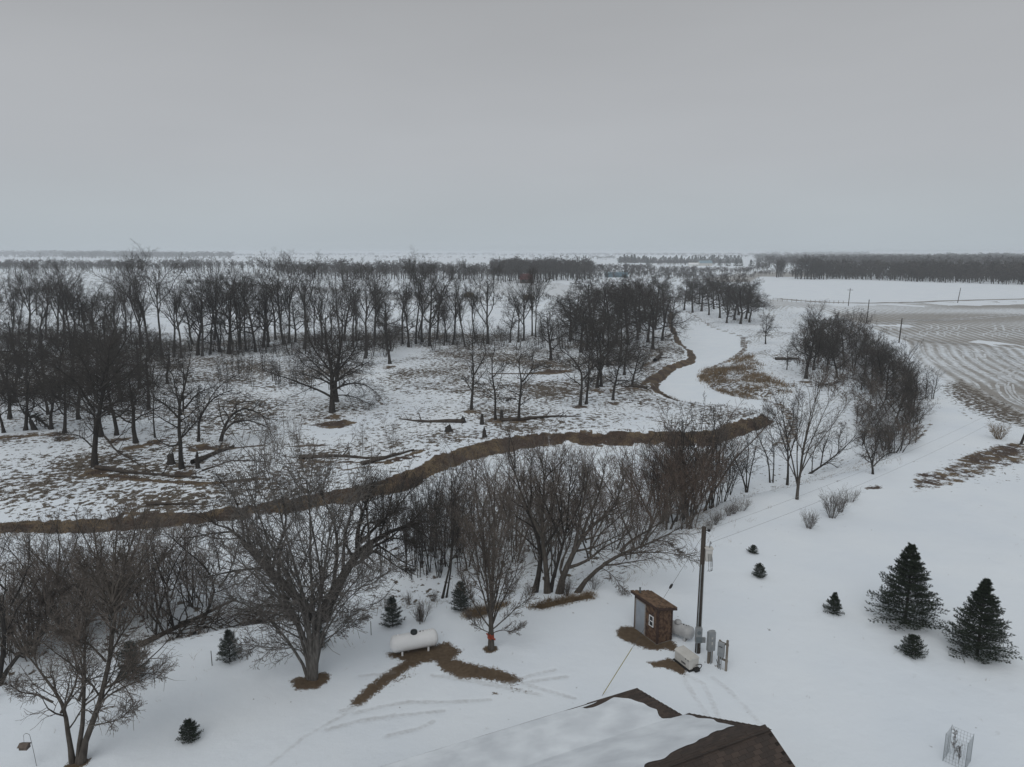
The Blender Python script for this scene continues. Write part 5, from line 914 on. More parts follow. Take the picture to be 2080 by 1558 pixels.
m = MB(); m.prism([hp(0.0, -4.1, -0.2), hp(0.0, -0.001, -0.2), hp(0.0, -0.001, 0.012), hp(0, -4.1, 0.012)], V3(*(H1 * 0.025), 0)); m.prism([hp(0.0, 0.001, -0.2), hp(0.0, 4.6, -0.2), hp(0.0, 4.6, 0.012), hp(0, 0.001, 0.012)], V3(*(H1 * 0.025), 0)); under(m.obj('rake_board', MAT['shed_trim']), house)
m = MB(); w = [hxy(-15.6, -6.8), hxy(-0.7, -6.8), hxy(-0.7, -3.7), hxy(-0.4, -3.7), hxy(-0.4, 4.2), hxy(-15.6, 4.2)]; m.prism([V3(x, y, 0) for x, y in w], V3(0, 0, 2.85)); x0 = [hxy(-0.55, -3.7), hxy(-0.55, 4.2), hxy(-0.55, 0)]
m.prism([V3(*x0[0], 2.86), V3(*x0[1], 2.86), V3(*x0[1], 3.3), V3(*x0[2], 5.45), V3(*x0[0], 3.6)], V3(*(H1 * 0.14), 0)); under(m.obj('wall', MAT['house_wall']), house)
EXP1 = np.array([(1310, 1390), (1400, 1452), (1376, 1462), (1345, 1462), (1334, 1446), (1306, 1430), (1286, 1424), (1250, 1422), (1215, 1434), (1170, 1444), (1236, 1418), (1290, 1396)], float)
EXP2 = np.array([(1384, 1448), (1405, 1440), (1575, 1474), (1800, 1800), (900, 1800), (1150, 1632), (1310, 1557), (1362, 1537), (1400, 1514), (1438, 1496), (1456, 1484), (1490, 1480), (1446, 1464), (1410, 1460)], float)
def exposed(x, y, z, b):
    px, py = project(np.stack([x, y, z], -1)); px = px + 9 * (vnoise(x, y, 0.55, 2) - 0.5) + 14 * (vnoise(x, y, 1.3, 3) - 0.5); py = py + 7 * (vnoise(x, y, 0.5, 4) - 0.5)
    s = np.where(b < -4.1, sdf(px, py, EXP1), sdf(px, py, EXP2)); return s
ga = np.arange(-12.0, 0.001, 0.06); gb = np.arange(-7.10, -0.02, 0.06); GA, GB = np.meshgrid(ga, gb, indexing='ij')
sx, sy = HC[0] + H1[0] * GA + H2[0] * GB, HC[1] + H1[1] * GA + H2[1] * GB; sz = np.where(GB > -4.1, 5.8 + 0.512 * GB, 3.70 + 0.226 * (GB + 4.1)); sd = exposed(sx, sy, sz, GB)
ok_v = sd > 0; g_a, g_b = np.gradient(sd, 0.06); g2 = np.maximum(g_a ** 2 + g_b ** 2, 40.0); mv = np.where((sd < 0) & (sd > -7), -sd, 0.0)
GA2 = np.minimum(GA + np.clip(mv * g_a / g2, -0.13, 0.13), np.where(GB < -4.1, -0.29, 0.0)); GB2 = np.clip(GB + np.clip(mv * g_b / g2, -0.13, 0.13), -7.12, -0.01)
sx, sy = HC[0] + H1[0] * GA2 + H2[0] * GB2, HC[1] + H1[1] * GA2 + H2[1] * GB2; sz = np.where(GB2 > -4.1, 5.8 + 0.512 * GB2, 3.70 + 0.226 * (GB2 + 4.1))
th = 0.062 + 0.045 * sstep(0, 26, sd) * (0.6 + 0.8 * fbm(sx, sy, 1.2, 2)); th = np.where(GB < -6.6, th * 0.7 + 0.02, th)
ii = np.arange(GA.size).reshape(GA.shape); qf = np.stack([ii[:-1, :-1], ii[1:, :-1], ii[1:, 1:], ii[:-1, 1:]], -1).reshape(-1, 4); ok = (sd.ravel()[qf].max(1) > 0) & ~((GA.ravel()[qf].max(1) > -0.3) & (GB.ravel()[qf].min(1) < -4.1))
Vs = np.stack([sx, sy, sz + th], -1).reshape(-1, 3); sn = mk('snow_cover', Vs, qf[ok][:, ::-1], True); under(obj('snow_cover', sn, MAT['snow_roof']), house)
def shingle_mesh(name, mt):
    b = MB(); b.box((0, 0, 0), (0.315, 0.21, 0.018)); me = b.mesh(name); me.materials.append(MAT[mt]); return me
SHM = [shingle_mesh('shingle', q) for q in ('shingle_brown', 'shingle_dark', 'shingle_warm', 'shingle_brown')]
cand = []; rs = RS(77)
for b0, b1, a1, sg in ((-7.15, -4.15, -0.3, 0), (-4.0, -0.05, 0.0, 1), (0.08, 4.5, 0.0, 2)):
    for r, b in enumerate(np.arange(b0, b1, 0.145)):
        for a in np.arange(a1 - 0.165, -10, -0.325): cand.append((a - 0.16 * (r % 2), b, sg))
cand = [c for c in cand if c[0] < (-0.46 if c[2] == 0 else -0.16)]
ca = np.array(cand); cx, cy = HC[0] + H1[0] * ca[:, 0] + H2[0] * ca[:, 1], HC[1] + H1[1] * ca[:, 0] + H2[1] * ca[:, 1]; cz = np.array([roof_z(b) for b in ca[:, 1]])
sd = exposed(cx, cy, cz, ca[:, 1]); px, py = project(np.stack([cx, cy, cz], -1)); keep = ((sd < 3) | (ca[:, 2] == 2)) & (py < 1620) & (px < 1680) & (px > 900)
idx = np.where(keep)[0]; d = cx[idx] ** 2 + cy[idx] ** 2 + (cz[idx] - CAMZ) ** 2; vis = (py[idx] < 1562); order = idx[np.lexsort((d, ~vis))]
rest = MB(); Hm = Matrix(((H1[0], -H2[0], 0, 0), (H1[1], -H2[1], 0, 0), (0, 0, 1, 0), (0, 0, 0, 1)))
for n, k in enumerate(order):
    a, b, sg = cand[k]; sl = math.atan(0.226) if sg == 0 else (math.atan(0.512) if sg == 1 else -math.atan(0.5))
    # tilt so the butt (lower) edge lies proud of the course below
    tilt = -sl + (0.085 if sg < 2 else -0.085)
    M = Matrix.Translation((cx[k], cy[k], cz[k] + 0.021 + 0.004 * rs.rand())) @ Hm @ Matrix.Rotation(tilt, 4, 'X')
    if n < 300:
        o = bpy.data.objects.new('shingle', SHM[rs.randint(4)]); COL.objects.link(o); o.parent = roof; o.matrix_parent_inverse = wmat(roof).inverted(); o.matrix_basis = M
    else: rest.box((0, 0, 0), (0.315, 0.21, 0.018), M=M)
under(rest.obj('shingle_field', MAT['shingle_brown'], kind='stuff'), house)
rc = MB()
for k in range(34):
    a = -0.16 - 0.3 * k
    for sg_ in (-1, 1): rc.box((0, 0, 0), (0.32, 0.17, 0.016), M=Matrix.Translation((*hxy(a, sg_ * 0.075), 5.8 + 0.012 + 0.004 * (k % 3))) @ Hm @ Matrix.Rotation(-sg_ * 0.44 + 0.0, 4, 'X') @ Matrix.Rotation(0.03, 4, 'Y'))
under(rc.obj('ridge_cap', MAT['shingle_dark'], kind='stuff'), house)
# ---- well-house shed
K = at(1334, 1310); E1 = Vector((-0.472, 0.881, 0)).normalized(); E2 = Vector((0.881, 0.472, 0)).normalized(); K.z = 0.02
def sp(a, b, z): return K + E1 * a + E2 * b + V3(0, 0, z)
def szt(b): return 2.26 - 0.24 * b
shed = thing('shed', 'small brown shingled shed with sloping roof, grey door and white window', 'shed', K)
def un(o, p, q=None): return under(o, p)
SW, SD = 2.03, 1.02
m = MB(); m.prism([sp(0, 0, 0.06), sp(0, SD, 0.06), sp(0, SD, szt(SD) - 0.005), sp(0, 0, szt(0) - 0.005)], E1 * SW); un(m.obj('wall', MAT['shed_wall']), shed)
m = MB(); m.prism([sp(-0.02, -0.02, -0.08), sp(-0.02, SD + 0.02, -0.08), sp(SW + 0.02, SD + 0.02, -0.08), sp(SW + 0.02, -0.02, -0.08)], V3(0, 0, 0.145)); un(m.obj('base_sill', MAT['post_wood']), shed)
m = MB(); m.prism([sp(-0.13, -0.14, szt(-0.14)), sp(-0.13, 1.28, szt(1.28)), sp(-0.13, 1.28, szt(1.28) + 0.05), sp(-0.13, -0.14, szt(-0.14) + 0.05)], E1 * 2.42); sroof = un(m.obj('roof', MAT['shed_trim']), shed)
m = MB(); m.prism([sp(-0.135, -0.143, szt(-0.14) - 0.08), sp(-0.155, -0.143, szt(-0.14) - 0.08), sp(-0.155, -0.143, szt(-0.14) + 0.055), sp(-0.135, -0.143, szt(-0.14) + 0.055)], sp(0, 1.28, szt(1.28)) - sp(0, -0.14, szt(-0.14)))
m.prism([sp(-0.155, -0.146, szt(-0.14) - 0.08), sp(-0.155, -0.168, szt(-0.14) - 0.08), sp(-0.155, -0.168, szt(-0.14) + 0.055), sp(-0.155, -0.146, szt(-0.14) + 0.055)], E1 * 2.46); un(m.obj('fascia', MAT['shed_trim']), shed)
sh = MB(); rs = RS(3); sM = Matrix(((E1.x, E2.x, 0, 0), (E1.y, E2.y, 0, 0), (0, 0, 1, 0), (0, 0, 0, 1)))
for r in range(10):
    for c in range(14):
        a = -0.06 + c * 0.18 - (0.08 if r % 2 else 0); b = 1.24 - r * 0.142
        if -0.13 < a < 2.26: sh.box((0, 0, 0), (0.172, 0.19, 0.018), M=Matrix.Translation(sp(a + 0.04, b, szt(b) + 0.062 + 0.006 * rs.rand())) @ sM @ Matrix.Rotation(-math.atan(0.24) + 0.09, 4, 'X'))
un(sh.obj('roof_shingles', MAT['shed_roof'], kind='stuff'), shed)
sk = MB()
for r in range(17):
    z = 0.14 + r * 0.122
    for c in range(13):
        a = 0.09 + c * 0.158 - (0.07 if r % 2 else 0) + 0.01 * rs.randn()
        if a > 0.08 and a < 1.02 and not (0.30 < a < 0.72 and 0.86 < z < 1.62): sk.box((0, 0, 0), (0.15, 0.022, 0.118), M=Matrix.Translation(sp(a, -0.008 - 0.006 * rs.rand(), z)) @ sM)
    for c in range(6):
        b = 0.12 + c * 0.158 - (0.06 if r % 2 else 0) + 0.01 * rs.randn()
        if 0.08 < b < SD - 0.08 and z < szt(b) - 0.12: sk.box((0, 0, 0), (0.022, 0.15, 0.118), M=Matrix.Translation(sp(-0.008 - 0.006 * rs.rand(), b, z)) @ sM)
un(sk.obj('wall_shakes', MAT['shed_shake'], kind='stuff'), shed)
m = MB()
for a, b in ((-0.012, -0.012), (SW - 0.04, -0.018), (-0.018, SD - 0.03)): m.box((0, 0, 0), (0.1, 0.1, szt(b) - 0.12), M=Matrix.Translation(sp(a + 0.03, b + 0.03, 0.07 + (szt(b) - 0.12) / 2)) @ sM)
un(m.obj('corner_board', MAT['shed_trim']), shed)
m = MB(); m.box((0, 0, 0), (0.80, 0.04, 1.86), M=Matrix.Translation(sp(1.50, -0.022, 1.02)) @ sM); door = un(m.obj('door', MAT['door_grey']), shed)
m = MB(); [m.box((0, 0, 0), s, M=Matrix.Translation(sp(a, -0.026, z)) @ sM) for a, z, s in ((1.065, 1.03, (0.07, 0.06, 1.95)), (1.935, 1.03, (0.07, 0.06, 1.95)), (1.5, 1.985, (0.80, 0.06, 0.05)))]; o = m.obj('door_frame', MAT['door_trim']); un(o, shed)
m = MB(); m.ball(sp(1.84, -0.075, 1.0), 0.035); o = un(m.obj('knob', MAT['steel']), door, shed)
m = MB(); [m.box((0, 0, 0), s, M=Matrix.Translation(sp(a, -0.035, z)) @ sM) for a, z, s in ((0.345, 1.24, (0.035, 0.05, 0.64)), (0.675, 1.24, (0.035, 0.05, 0.64)), (0.51, 0.94, (0.295, 0.05, 0.035)), (0.51, 1.54, (0.295, 0.05, 0.035)), (0.51, 1.24, (0.295, 0.048, 0.03)))]; win = un(m.obj('window_frame', MAT['white_paint']), shed)
for z in (1.09, 1.39):
    m = MB(); m.box((0, 0, 0), (0.300, 0.014, 0.272), M=Matrix.Translation(sp(0.51, -0.024, z)) @ sM); un(m.obj('pane', MAT['glass_dark']), win, shed)
m = MB(); p = sp(1.95, 0.25, szt(0.25)); m.cyl(p, p + V3(0, 0, 0.36), 0.05); m.cyl(p + V3(0, 0, 0.36), p + V3(0, 0, 0.40), 0.065); un(m.obj('vent_pipe', MAT['steel_dark']), shed)
m = MB(); m.box((0, 0, 0), (0.10, 0.26, 0.42), bev=0.01, M=Matrix.Translation(sp(SW + 0.05, 0.22, 1.35)) @ sM); un(m.obj('utility_box', MAT['steel_dark']), shed)
# ---- propane tanks
def tank(c, ax, L, r, z, label, m1, lid, rz_feet=True):
    ax = Vector((ax[0], ax[1], 0)).normalized(); t = thing('propane_tank', label, 'propane tank', (c[0], c[1], 0), math.atan2(ax.y, ax.x))
    n = 28; prof = [(-L / 2 + r * 0.62 * (1 - math.cos(a)), r * math.sin(a)) for a in np.linspace(0.001, math.pi / 2, 9)]; prof = prof + [(-x, y) for x, y in prof[::-1]]
    th = np.arange(n) * 2 * math.pi / n; V = np.array([[(x, y * math.cos(q), z + y * math.sin(q)) for q in th] for x, y in prof]).reshape(-1, 3); i = np.arange(len(prof) - 1)[:, None] * n; q = np.arange(n)[None]; F = np.stack(np.broadcast_arrays(i + q, i + (q + 1) % n, i + n + (q + 1) % n, i + n + q), -1).reshape(-1, 4)
    obj('shell', mk('shell', V, F, True), MAT[m1], t)
    for sx in (-1, 1):
        m = MB(); m.cyl((sx * (L / 2 - r * 0.62), 0, z), (sx * (L / 2 - r * 0.62) + 0.012, 0, z), r + 0.004, n=28); m.obj('weld_seam', MAT[m1], t)
        m = MB(); [m.box((sx * L * 0.27, sy * r * 0.62, 0.10), (0.10, 0.06, 0.34 if z > 0.5 else 0.2), bev=0.008) for sy in (-1, 1)]; m.box((sx * L * 0.27, 0, 0.0), (0.16, r * 1.5, 0.06)); m.obj('foot', MAT[m1], t)
        m = MB(); m.box((sx * L * 0.33, 0, z + r + 0.03), (0.09, 0.018, 0.10), bev=0.01); m.obj('lifting_lug', MAT[m1], t)
    m = MB(); m.cyl((0, 0, z + r - 0.03), (0, 0, z + r + 0.10), 0.20, 0.19, 20); m.ball((0, 0, z + r + 0.10), 0.19, (1, 1, 0.45), 20, 8); d = m.obj('valve_dome', MAT[lid], t, True)
    m = MB(); m.cyl((0.35, 0, z + r - 0.01), (0.35, 0, z + r + 0.05), 0.03); m.cyl((0.52, 0, z + r - 0.01), (0.52, 0, z + r + 0.04), 0.022); m.obj('fitting', MAT['black_rubber'], t); return t
tank((-5.47, 36.36), (0.942, 0.336), 2.72, 0.47, 0.66, 'long white propane tank with dark lid on the bare soil', 'white_paint', 'lid_green')
tank((9.62, 37.88), (0.777, -0.63), 2.0, 0.37, 0.52, 'grey propane tank with grey dome half hidden behind the shed', 'tank_grey', 'tank_grey')
# ---- utility pole
PB = at(1417, 1325); PB.z = 0
pole = thing('utility_pole', 'tall dark wooden utility pole with grey boxes beside the shed', 'utility pole', PB)
m = MB(); m.cyl((0, 0, -0.3), (0, 0, 7.42), 0.155, 0.12, 16); m.obj('post', MAT['pole_wood'], pole, True)
pz = lambda py: zat(PB.x, PB.y, py)
m = MB(); m.cyl((-0.10, -0.13, 0.05), (-0.08, -0.115, pz(1145)), 0.028); m.cyl((0.10, -0.13, 0.4), (0.08, -0.115, pz(1145)), 0.022); m.obj('conduit', MAT['steel'], pole)
m = MB(); m.box((0.27, -0.16, (pz(1112) + pz(1136)) / 2), (0.36, 0.30, pz(1112) - pz(1136)), bev=0.02); m.box((0.27, -0.16, pz(1112) + 0.04), (0.44, 0.38, 0.06), bev=0.015); m.obj('weatherhead_box', MAT['beige'], pole)
for k, (dx, dy) in enumerate(((0.20, -0.34), (0.28, -0.36), (0.36, -0.34), (0.42, -0.28))):
    n = 14; pts = np.array([[[dx + 0.05 * math.sin(s * 3), dy - 0.05 * math.sin(s * math.pi), pz(1120) - 1.1 * math.sin(s * math.pi * 0.5) * (1 if s < 0.5 else 1) + 0.35 * max(0, s - 0.6)] for s in np.linspace(0, 1, n)]]); obj('drip_cable', mk('drip_cable', *tubes(pts, np.full((1, n), 0.012), 5)), MAT['wire'], pole)
m = MB(); m.cyl((0.02, -0.02, pz(1078)), (0.24, -0.04, pz(1076)), 0.02); m.ball((0.26, -0.04, pz(1077)), 0.09, (1, 1, 0.8)); m.obj('yard_lamp', MAT['black_rubber'], pole)
m = MB(); m.cyl((0.3, -0.16, pz(1112) + 0.05), (0.34, -0.16, pz(1098)), 0.03); m.cyl((0.34, -0.16, pz(1098)), (0.34, -0.3, pz(1100)), 0.035); m.obj('weatherhead', MAT['steel'], pole)
m = MB(); m.box((-0.06, -0.24, (pz(1270) + pz(1300)) / 2), (0.36, 0.20, pz(1270) - pz(1300)), bev=0.015); box = m.obj('meter_box', MAT['steel'], pole)
m = MB(); m.cyl((-0.06, -0.36, pz(1279)), (-0.06, -0.30, pz(1279)), 0.11, n=20); m.obj('meter_dial', MAT['steel_dark'], box)
m = MB(); m.box((0.24, -0.20, pz(1296)), (0.20, 0.12, 0.30), bev=0.01); m.box((0.24, -0.265, pz(1296)), (0.09, 0.02, 0.15)); m.obj('switch_box', MAT['steel'], pole)
m = MB(); m.box((-0.06, -0.352, pz(1293)), (0.30, 0.02, 0.32)); m.obj('box_door', MAT['steel_dark'], box)
# guy wire with yellow guard
def cable(name, a, b, r, mt, sag=0.0, n=14, parent=None, s=5):
    t = np.linspace(0, 1, n); P = np.outer(1 - t, a) + np.outer(t, b); P[:, 2] -= sag * 4 * t * (1 - t); return obj(name, mk(name, *tubes(P[None], np.full((1, n), r), s)), MAT[mt], parent)
G0 = at(1223, 1413); G1 = V3(PB.x - 0.1, PB.y - 0.05, pz(1090)); guy = thing('guy_wire', 'steel guy wire with yellow guard running from pole to the ground by the roof', 'guy wire', G0)
un(cable('strand', G0, G1, 0.008, 'wire'), guy); un(cable('yellow_sleeve', G0 + (G1 - G0) * 0.01, G0 + (G1 - G0) * 0.285, 0.019, 'yellow_guard', s=8), guy)
m = MB(); q = G0 + (G1 - G0) * 0.66; dd = (G1 - G0).normalized(); m.cyl(q, q + dd * 0.28, 0.05, 0.05, 10); m.cyl(q + dd * 0.06, q + dd * 0.22, 0.07, 0.07, 10); un(m.obj('strain_insulator', MAT['black_rubber']), guy)
# overhead wires to the next pole
NP = at(2072, 903); npole = thing('utility_pole', 'dark leaning utility pole cut by the right edge of the picture', 'utility pole', NP); m = MB(); m.cyl((0, 0, -0.3), (2.6, 0.4, 8.2), 0.15, 0.11, 12); m.obj('post', MAT['pole_wood'], npole, True)
tag(cable('overhead_wire', V3(PB.x + 0.34, PB.y - 0.16, pz(1100)), NP + V3(1.9, 0.3, 6.0), 0.008, 'steel', 0.9, 24), 'lower of two thin service wires running from the utility pole over the snow', 'wire')
tag(cable('overhead_wire', V3(PB.x + 0.1, PB.y, pz(1078)), NP + V3(2.3, 0.35, 7.2), 0.007, 'steel', 0.8, 24), 'upper of two thin service wires running from the utility pole over the snow', 'wire')
# ---- grey pedestal cabinet on wooden post
p = at(1442, 1347); p.z = 0; ped = thing('meter_cabinet', 'tall grey metal cabinet standing on wooden legs right of the utility pole', 'electrical cabinet', p, 0.35)
m = MB(); m.box((0, 0, 1.32), (0.42, 0.24, 1.10), bev=0.02); cb = m.obj('cabinet', MAT['steel'], ped)
n = 13; pts = [(0.22 * math.cos(a), 0.135 * math.sin(a)) for a in np.linspace(0, 2 * math.pi, 20, endpoint=False)]; m = MB(); m.prism([(x, y, 1.872) for x, y in pts], (0, 0, 0.03)); m.obj('lid', MAT['steel'], cb)
m = MB(); m.box((0, -0.126, 1.32), (0.34, 0.012, 0.95)); m.obj('cabinet_door', MAT['steel'], cb); m = MB(); m.box((-0.02, -0.137, 1.55), (0.07, 0.008, 0.10)); m.box((-0.02, -0.137, 1.25), (0.07, 0.008, 0.16)); m.obj('warning_label', MAT['beige'], cb)
for x in (-0.09, 0.09): m = MB(); m.box((x, 0.03, 0.36), (0.11, 0.10, 0.86), bev=0.006); m.obj('leg', MAT['post_wood'], ped)
m = MB(); m.cyl((0.0, -0.08, 0.0), (0.0, -0.08, 0.78), 0.035); m.obj('conduit', MAT['steel'], ped)
# ---- breaker panel on a two post frame
a = at(1459, 1356); b = at(1474, 1363); a.z = b.z = 0; rzp = math.atan2(b.y - a.y, b.x - a.x); wf = (b - a).length; pn = thing('breaker_panel', 'grey breaker panel hung between two weathered posts, rightmost of the yard equipment', 'electrical panel', (a + b) / 2, rzp)
for x, h in ((-wf / 2, 1.62), (wf / 2, 1.78)): m = MB(); m.box((x, 0.02, h / 2 - 0.1), (0.10, 0.10, h + 0.2), bev=0.006); m.obj('post', MAT['post_wood'], pn)
m = MB(); m.box((0, 0.085, 1.48), (wf + 0.1, 0.03, 0.12)); m.obj('upper_rail', MAT['post_wood'], pn); m = MB(); m.box((0, 0.085, 0.55), (wf + 0.1, 0.03, 0.12)); m.obj('lower_rail', MAT['post_wood'], pn)
m = MB(); m.box((-0.06, -0.10, 1.18), (0.36, 0.14, 0.80), bev=0.012); pb = m.obj('panel_box', MAT['steel'], pn); m = MB(); m.box((-0.06, -0.176, 1.36), (0.22, 0.008, 0.05)); m.obj('nameplate', MAT['label_dark'], pb)
m = MB(); m.cyl((-0.14, -0.10, 0.02), (-0.14, -0.10, 0.80), 0.03); m.cyl((-0.02, -0.10, 0.02), (-0.02, -0.10, 0.80), 0.022); m.obj('conduit', MAT['steel'], pn)
cable('cable_loop', V3(-0.3, -0.1, 0.5), V3(0, -0.1, 0.42), 0.016, 'black_rubber', 0.22, 10, pn)
# ---- standby generator
g0 = at(1373, 1343); g1 = at(1397, 1362); gd = Vector((g1.x - g0.x, g1.y - g0.y, 0)); gl = gd.length + 0.25; gn = Vector((-gd.y, gd.x, 0)).normalized(); gcen = (g0 + g1) / 2 + gn * 0.31; gcen.z = 0
gen = thing('generator', 'beige standby generator box on bare soil in front of the utility pole', 'generator', gcen, math.atan2(gd.y, gd.x))
m = MB(); m.box((0, 0, 0.03), (gl + 0.12, 0.74, 0.10), bev=0.01); m.obj('base_pad', MAT['black_rubber'], gen); m = MB(); m.box((0, 0, 0.36), (gl, 0.62, 0.54), bev=0.03); bod = m.obj('housing', MAT['beige'], gen)
m = MB(); m.prism([(-gl / 2 - 0.02, -0.34, 0.632), (-gl / 2 - 0.02, 0.34, 0.632), (-gl / 2 - 0.02, 0.30, 0.73), (-gl / 2 - 0.02, -0.22, 0.73)], (gl + 0.04, 0, 0)); m.obj('lid', MAT['beige'], gen)
m = MB(); [m.box((0.12, -0.314, 0.22 + 0.03 * k), (0.34, 0.012, 0.014)) for k in range(4)]; m.obj('vent_louver', MAT['label_dark'], bod)
for x in (gl / 2 - 0.3, gl / 2 - 0.1): m = MB(); m.box((x, -0.346, 0.60), (0.05, 0.02, 0.05)); m.obj('latch', MAT['black_rubber'], gen)
n = 16; pts = np.array([[[gl / 2 + 0.35 * math.sin(s * math.pi * 0.9), 0.12 + 0.15 * s, 0.28 + 0.30 * math.sin(s * math.pi) - 0.22 * s] for s in np.linspace(0, 1, n)]]); obj('cable', mk('cable', *tubes(pts, np.full((1, n), 0.022), 6)), MAT['black_rubber'], gen)
m = MB(); m.box((gl / 2 + 0.14, 0.05, 0.12), (0.24, 0.3, 0.16), bev=0.02); m.obj('junction', MAT['black_rubber'], gen)
# ---- orange ribbon, stakes, feeder, cage
mp = at(997, 1319); rs = RS(8); V, F = tubes(np.array([[[0, 0, z] for z in np.linspace(0.72, 0.95, 5)]]), np.array([[0.20, 0.185, 0.195, 0.18, 0.19]]), 14)
bm_ = MB(); me = mk('ribbon', V, F); rib = thing('ribbon', 'bright orange ribbon tied round the trunk of the young maple', 'ribbon', mp); obj('band', me, MAT['orange'], rib)
m = MB()
for k in range(7): q = V3(0.03 * k - 0.02, -0.19, 0.78); e = q + V3(0.12 * rs.randn(), -0.10 - 0.05 * rs.rand(), 0.16 * rs.randn()); w_ = V3(0.02, 0, 0.035); m.prism([q - w_, q + w_, e + w_, e - w_], (0.0, -0.006, 0.0))
m.obj('bow', MAT['orange'], rib)
def stake(px, py, ty, label, r=0.022, lean=0.0, mt='bark_dark'):
    p = at(px, py); h = top_h(p, ty); m = MB(); m.cyl((0, 0, -0.1), (lean * h, 0, h), r, r * 0.9, 7); o = m.obj('stake', MAT[mt]); o.location = p; tag(o, label, 'stake')
stake(431, 1352, 1322, 'dark metal stake left of the frosted young pine'); stake(314, 1386, 1353, 'dark stake beside the half hidden young pine on the left'); stake(754, 1290, 1262, 'thin stake with twigs left of the narrow young pine', 0.02); stake(853, 1268, 1238, 'dark stake beside a bare sapling behind the propane tank', 0.028); stake(836, 1178, 1164, 'short stake in the snow of the low ground beyond the tank', 0.03)
f = at(75, 1556); fd = thing('bird_feeder', 'small bird feeder hanging from a shepherd hook at lower left', 'bird feeder', f); n = 18; hh = zat(f.x, f.y, 1492)
pts = [[0.0, 0, -0.2], [-0.06, 0, hh * 0.5], [-0.12, 0, hh * 0.95]] + [[-0.12 - 0.14 * (1 - math.cos(s)), 0, hh * 0.95 + 0.14 * math.sin(s)] for s in np.linspace(0.2, math.pi, 9)]; obj('hook', mk('hook', *tubes(np.array([pts], float), np.full((1, len(pts)), 0.009), 6)), MAT['wire'], fd)
zb = zat(f.x - 0.5, f.y, 1517); m = MB(); m.box((-0.42, 0, zb), (0.34, 0.26, 0.14)); m.obj('tray', MAT['feeder_wood'], fd); m = MB(); m.prism([(-0.62, -0.20, zb + 0.09), (-0.62, 0, zb + 0.2), (-0.62, 0.20, zb + 0.09)], (0.40, 0, 0)); m.obj('feeder_roof', MAT['feeder_wood'], fd); m = MB(); m.cyl((-0.42, 0, zb + 0.18), (-0.40, 0, hh * 0.95), 0.006); m.obj('hanger', MAT['wire'], fd)
c = at(1943, 1546); c.z = hz(c.x, c.y); cage = thing('wire_cage', 'open wire mesh cage round a bare sapling at the lower right', 'wire cage', c, 0.75); S = 0.42; H = 1.3
for sx, sy in ((-1, -1), (1, -1), (1, 1), (-1, 1)): m = MB(); m.cyl((sx * S / 1, sy * S, -0.1), (sx * S, sy * S, H + 0.06), 0.010, n=6); m.obj('corner_rod', MAT['steel_dark'], cage)
for k in range(4):
    m = MB(); A = [(-S, -S), (S, -S), (S, S), (-S, S)][k]; B_ = [(S, -S), (S, S), (-S, S), (-S, -S)][k]
    for z in np.linspace(0.03, H, 9): m.cyl((A[0], A[1], z), (B_[0], B_[1], z), 0.0045, n=4)
    for t_ in np.linspace(0.14, 0.86, 6): q = (A[0] + (B_[0] - A[0]) * t_, A[1] + (B_[1] - A[1]) * t_); m.cyl((q[0], q[1], 0.0), (q[0], q[1], H), 0.0045, n=4)
    m.obj('mesh_panel', MAT['steel_dark'], cage)
sapm = sapling(90, 1.5, 2, 'bark_maple', 'twig_brown', r=0.018); place_tree('young_tree', sapm, c, 1.5, 1.5, 'tiny leafless sapling inside the wire mesh cage', None, 0.6)
# ---- far poles, fence, buildings, bales
for px, py, ty, lab, cross in [(1723, 622, 586, 'far utility pole with a crossarm, leftmost of the field line', True), (1760, 656, 609, 'far utility pole at the edge of the stubble field, second of the field line', False), (1826, 696, 647, 'utility pole by the brown weeds at the near edge of the stubble', False), (1945, 615, 585, 'far slanting utility pole along the road, right of the others', False)]:
    p = at(px, py); h = top_h(p, ty); t = thing('utility_pole', lab, 'utility pole', p, 0, 'far utility poles'); m = MB(); m.cyl((0, 0, -0.3), (0.10 * h if px == 1945 else 0.03 * h, 0, h), 0.16, 0.12, 8); m.obj('post', MAT['pole_wood'], t)
    if cross: m = MB(); m.box((0.03 * h, -0.14, h - 0.6), (2.4, 0.12, 0.14)); m.obj('crossarm', MAT['pole_wood'], t)
    m = MB(); m.cyl((0.03 * h - (0 if px != 1945 else -0.07 * h), 0, h - 0.02), (0.03 * h - (0 if px != 1945 else -0.07 * h), 0, h + 0.25), 0.05, n=6); m.obj('insulator', MAT['steel_dark'], t)
fe = thing('wire_fence', 'low wire fence along the far road beside the white field', 'fence', at(1620, 616)); last = None
for k in range(16):
    p = at(1570 + 9.5 * k, 611.5 + 0.55 * k - 0.012 * k * k); m = MB(); m.cyl(p - V3(0, 0, 0.1), p + V3(0, 0, 1.4), 0.09, n=5); un(m.obj('post', MAT['post_wood']), fe)
    if last is not None: un(cable('strand', last + V3(0, 0, 1.2), p + V3(0, 0, 1.2), 0.012, 'wire', 0, 2), fe)
    last = p
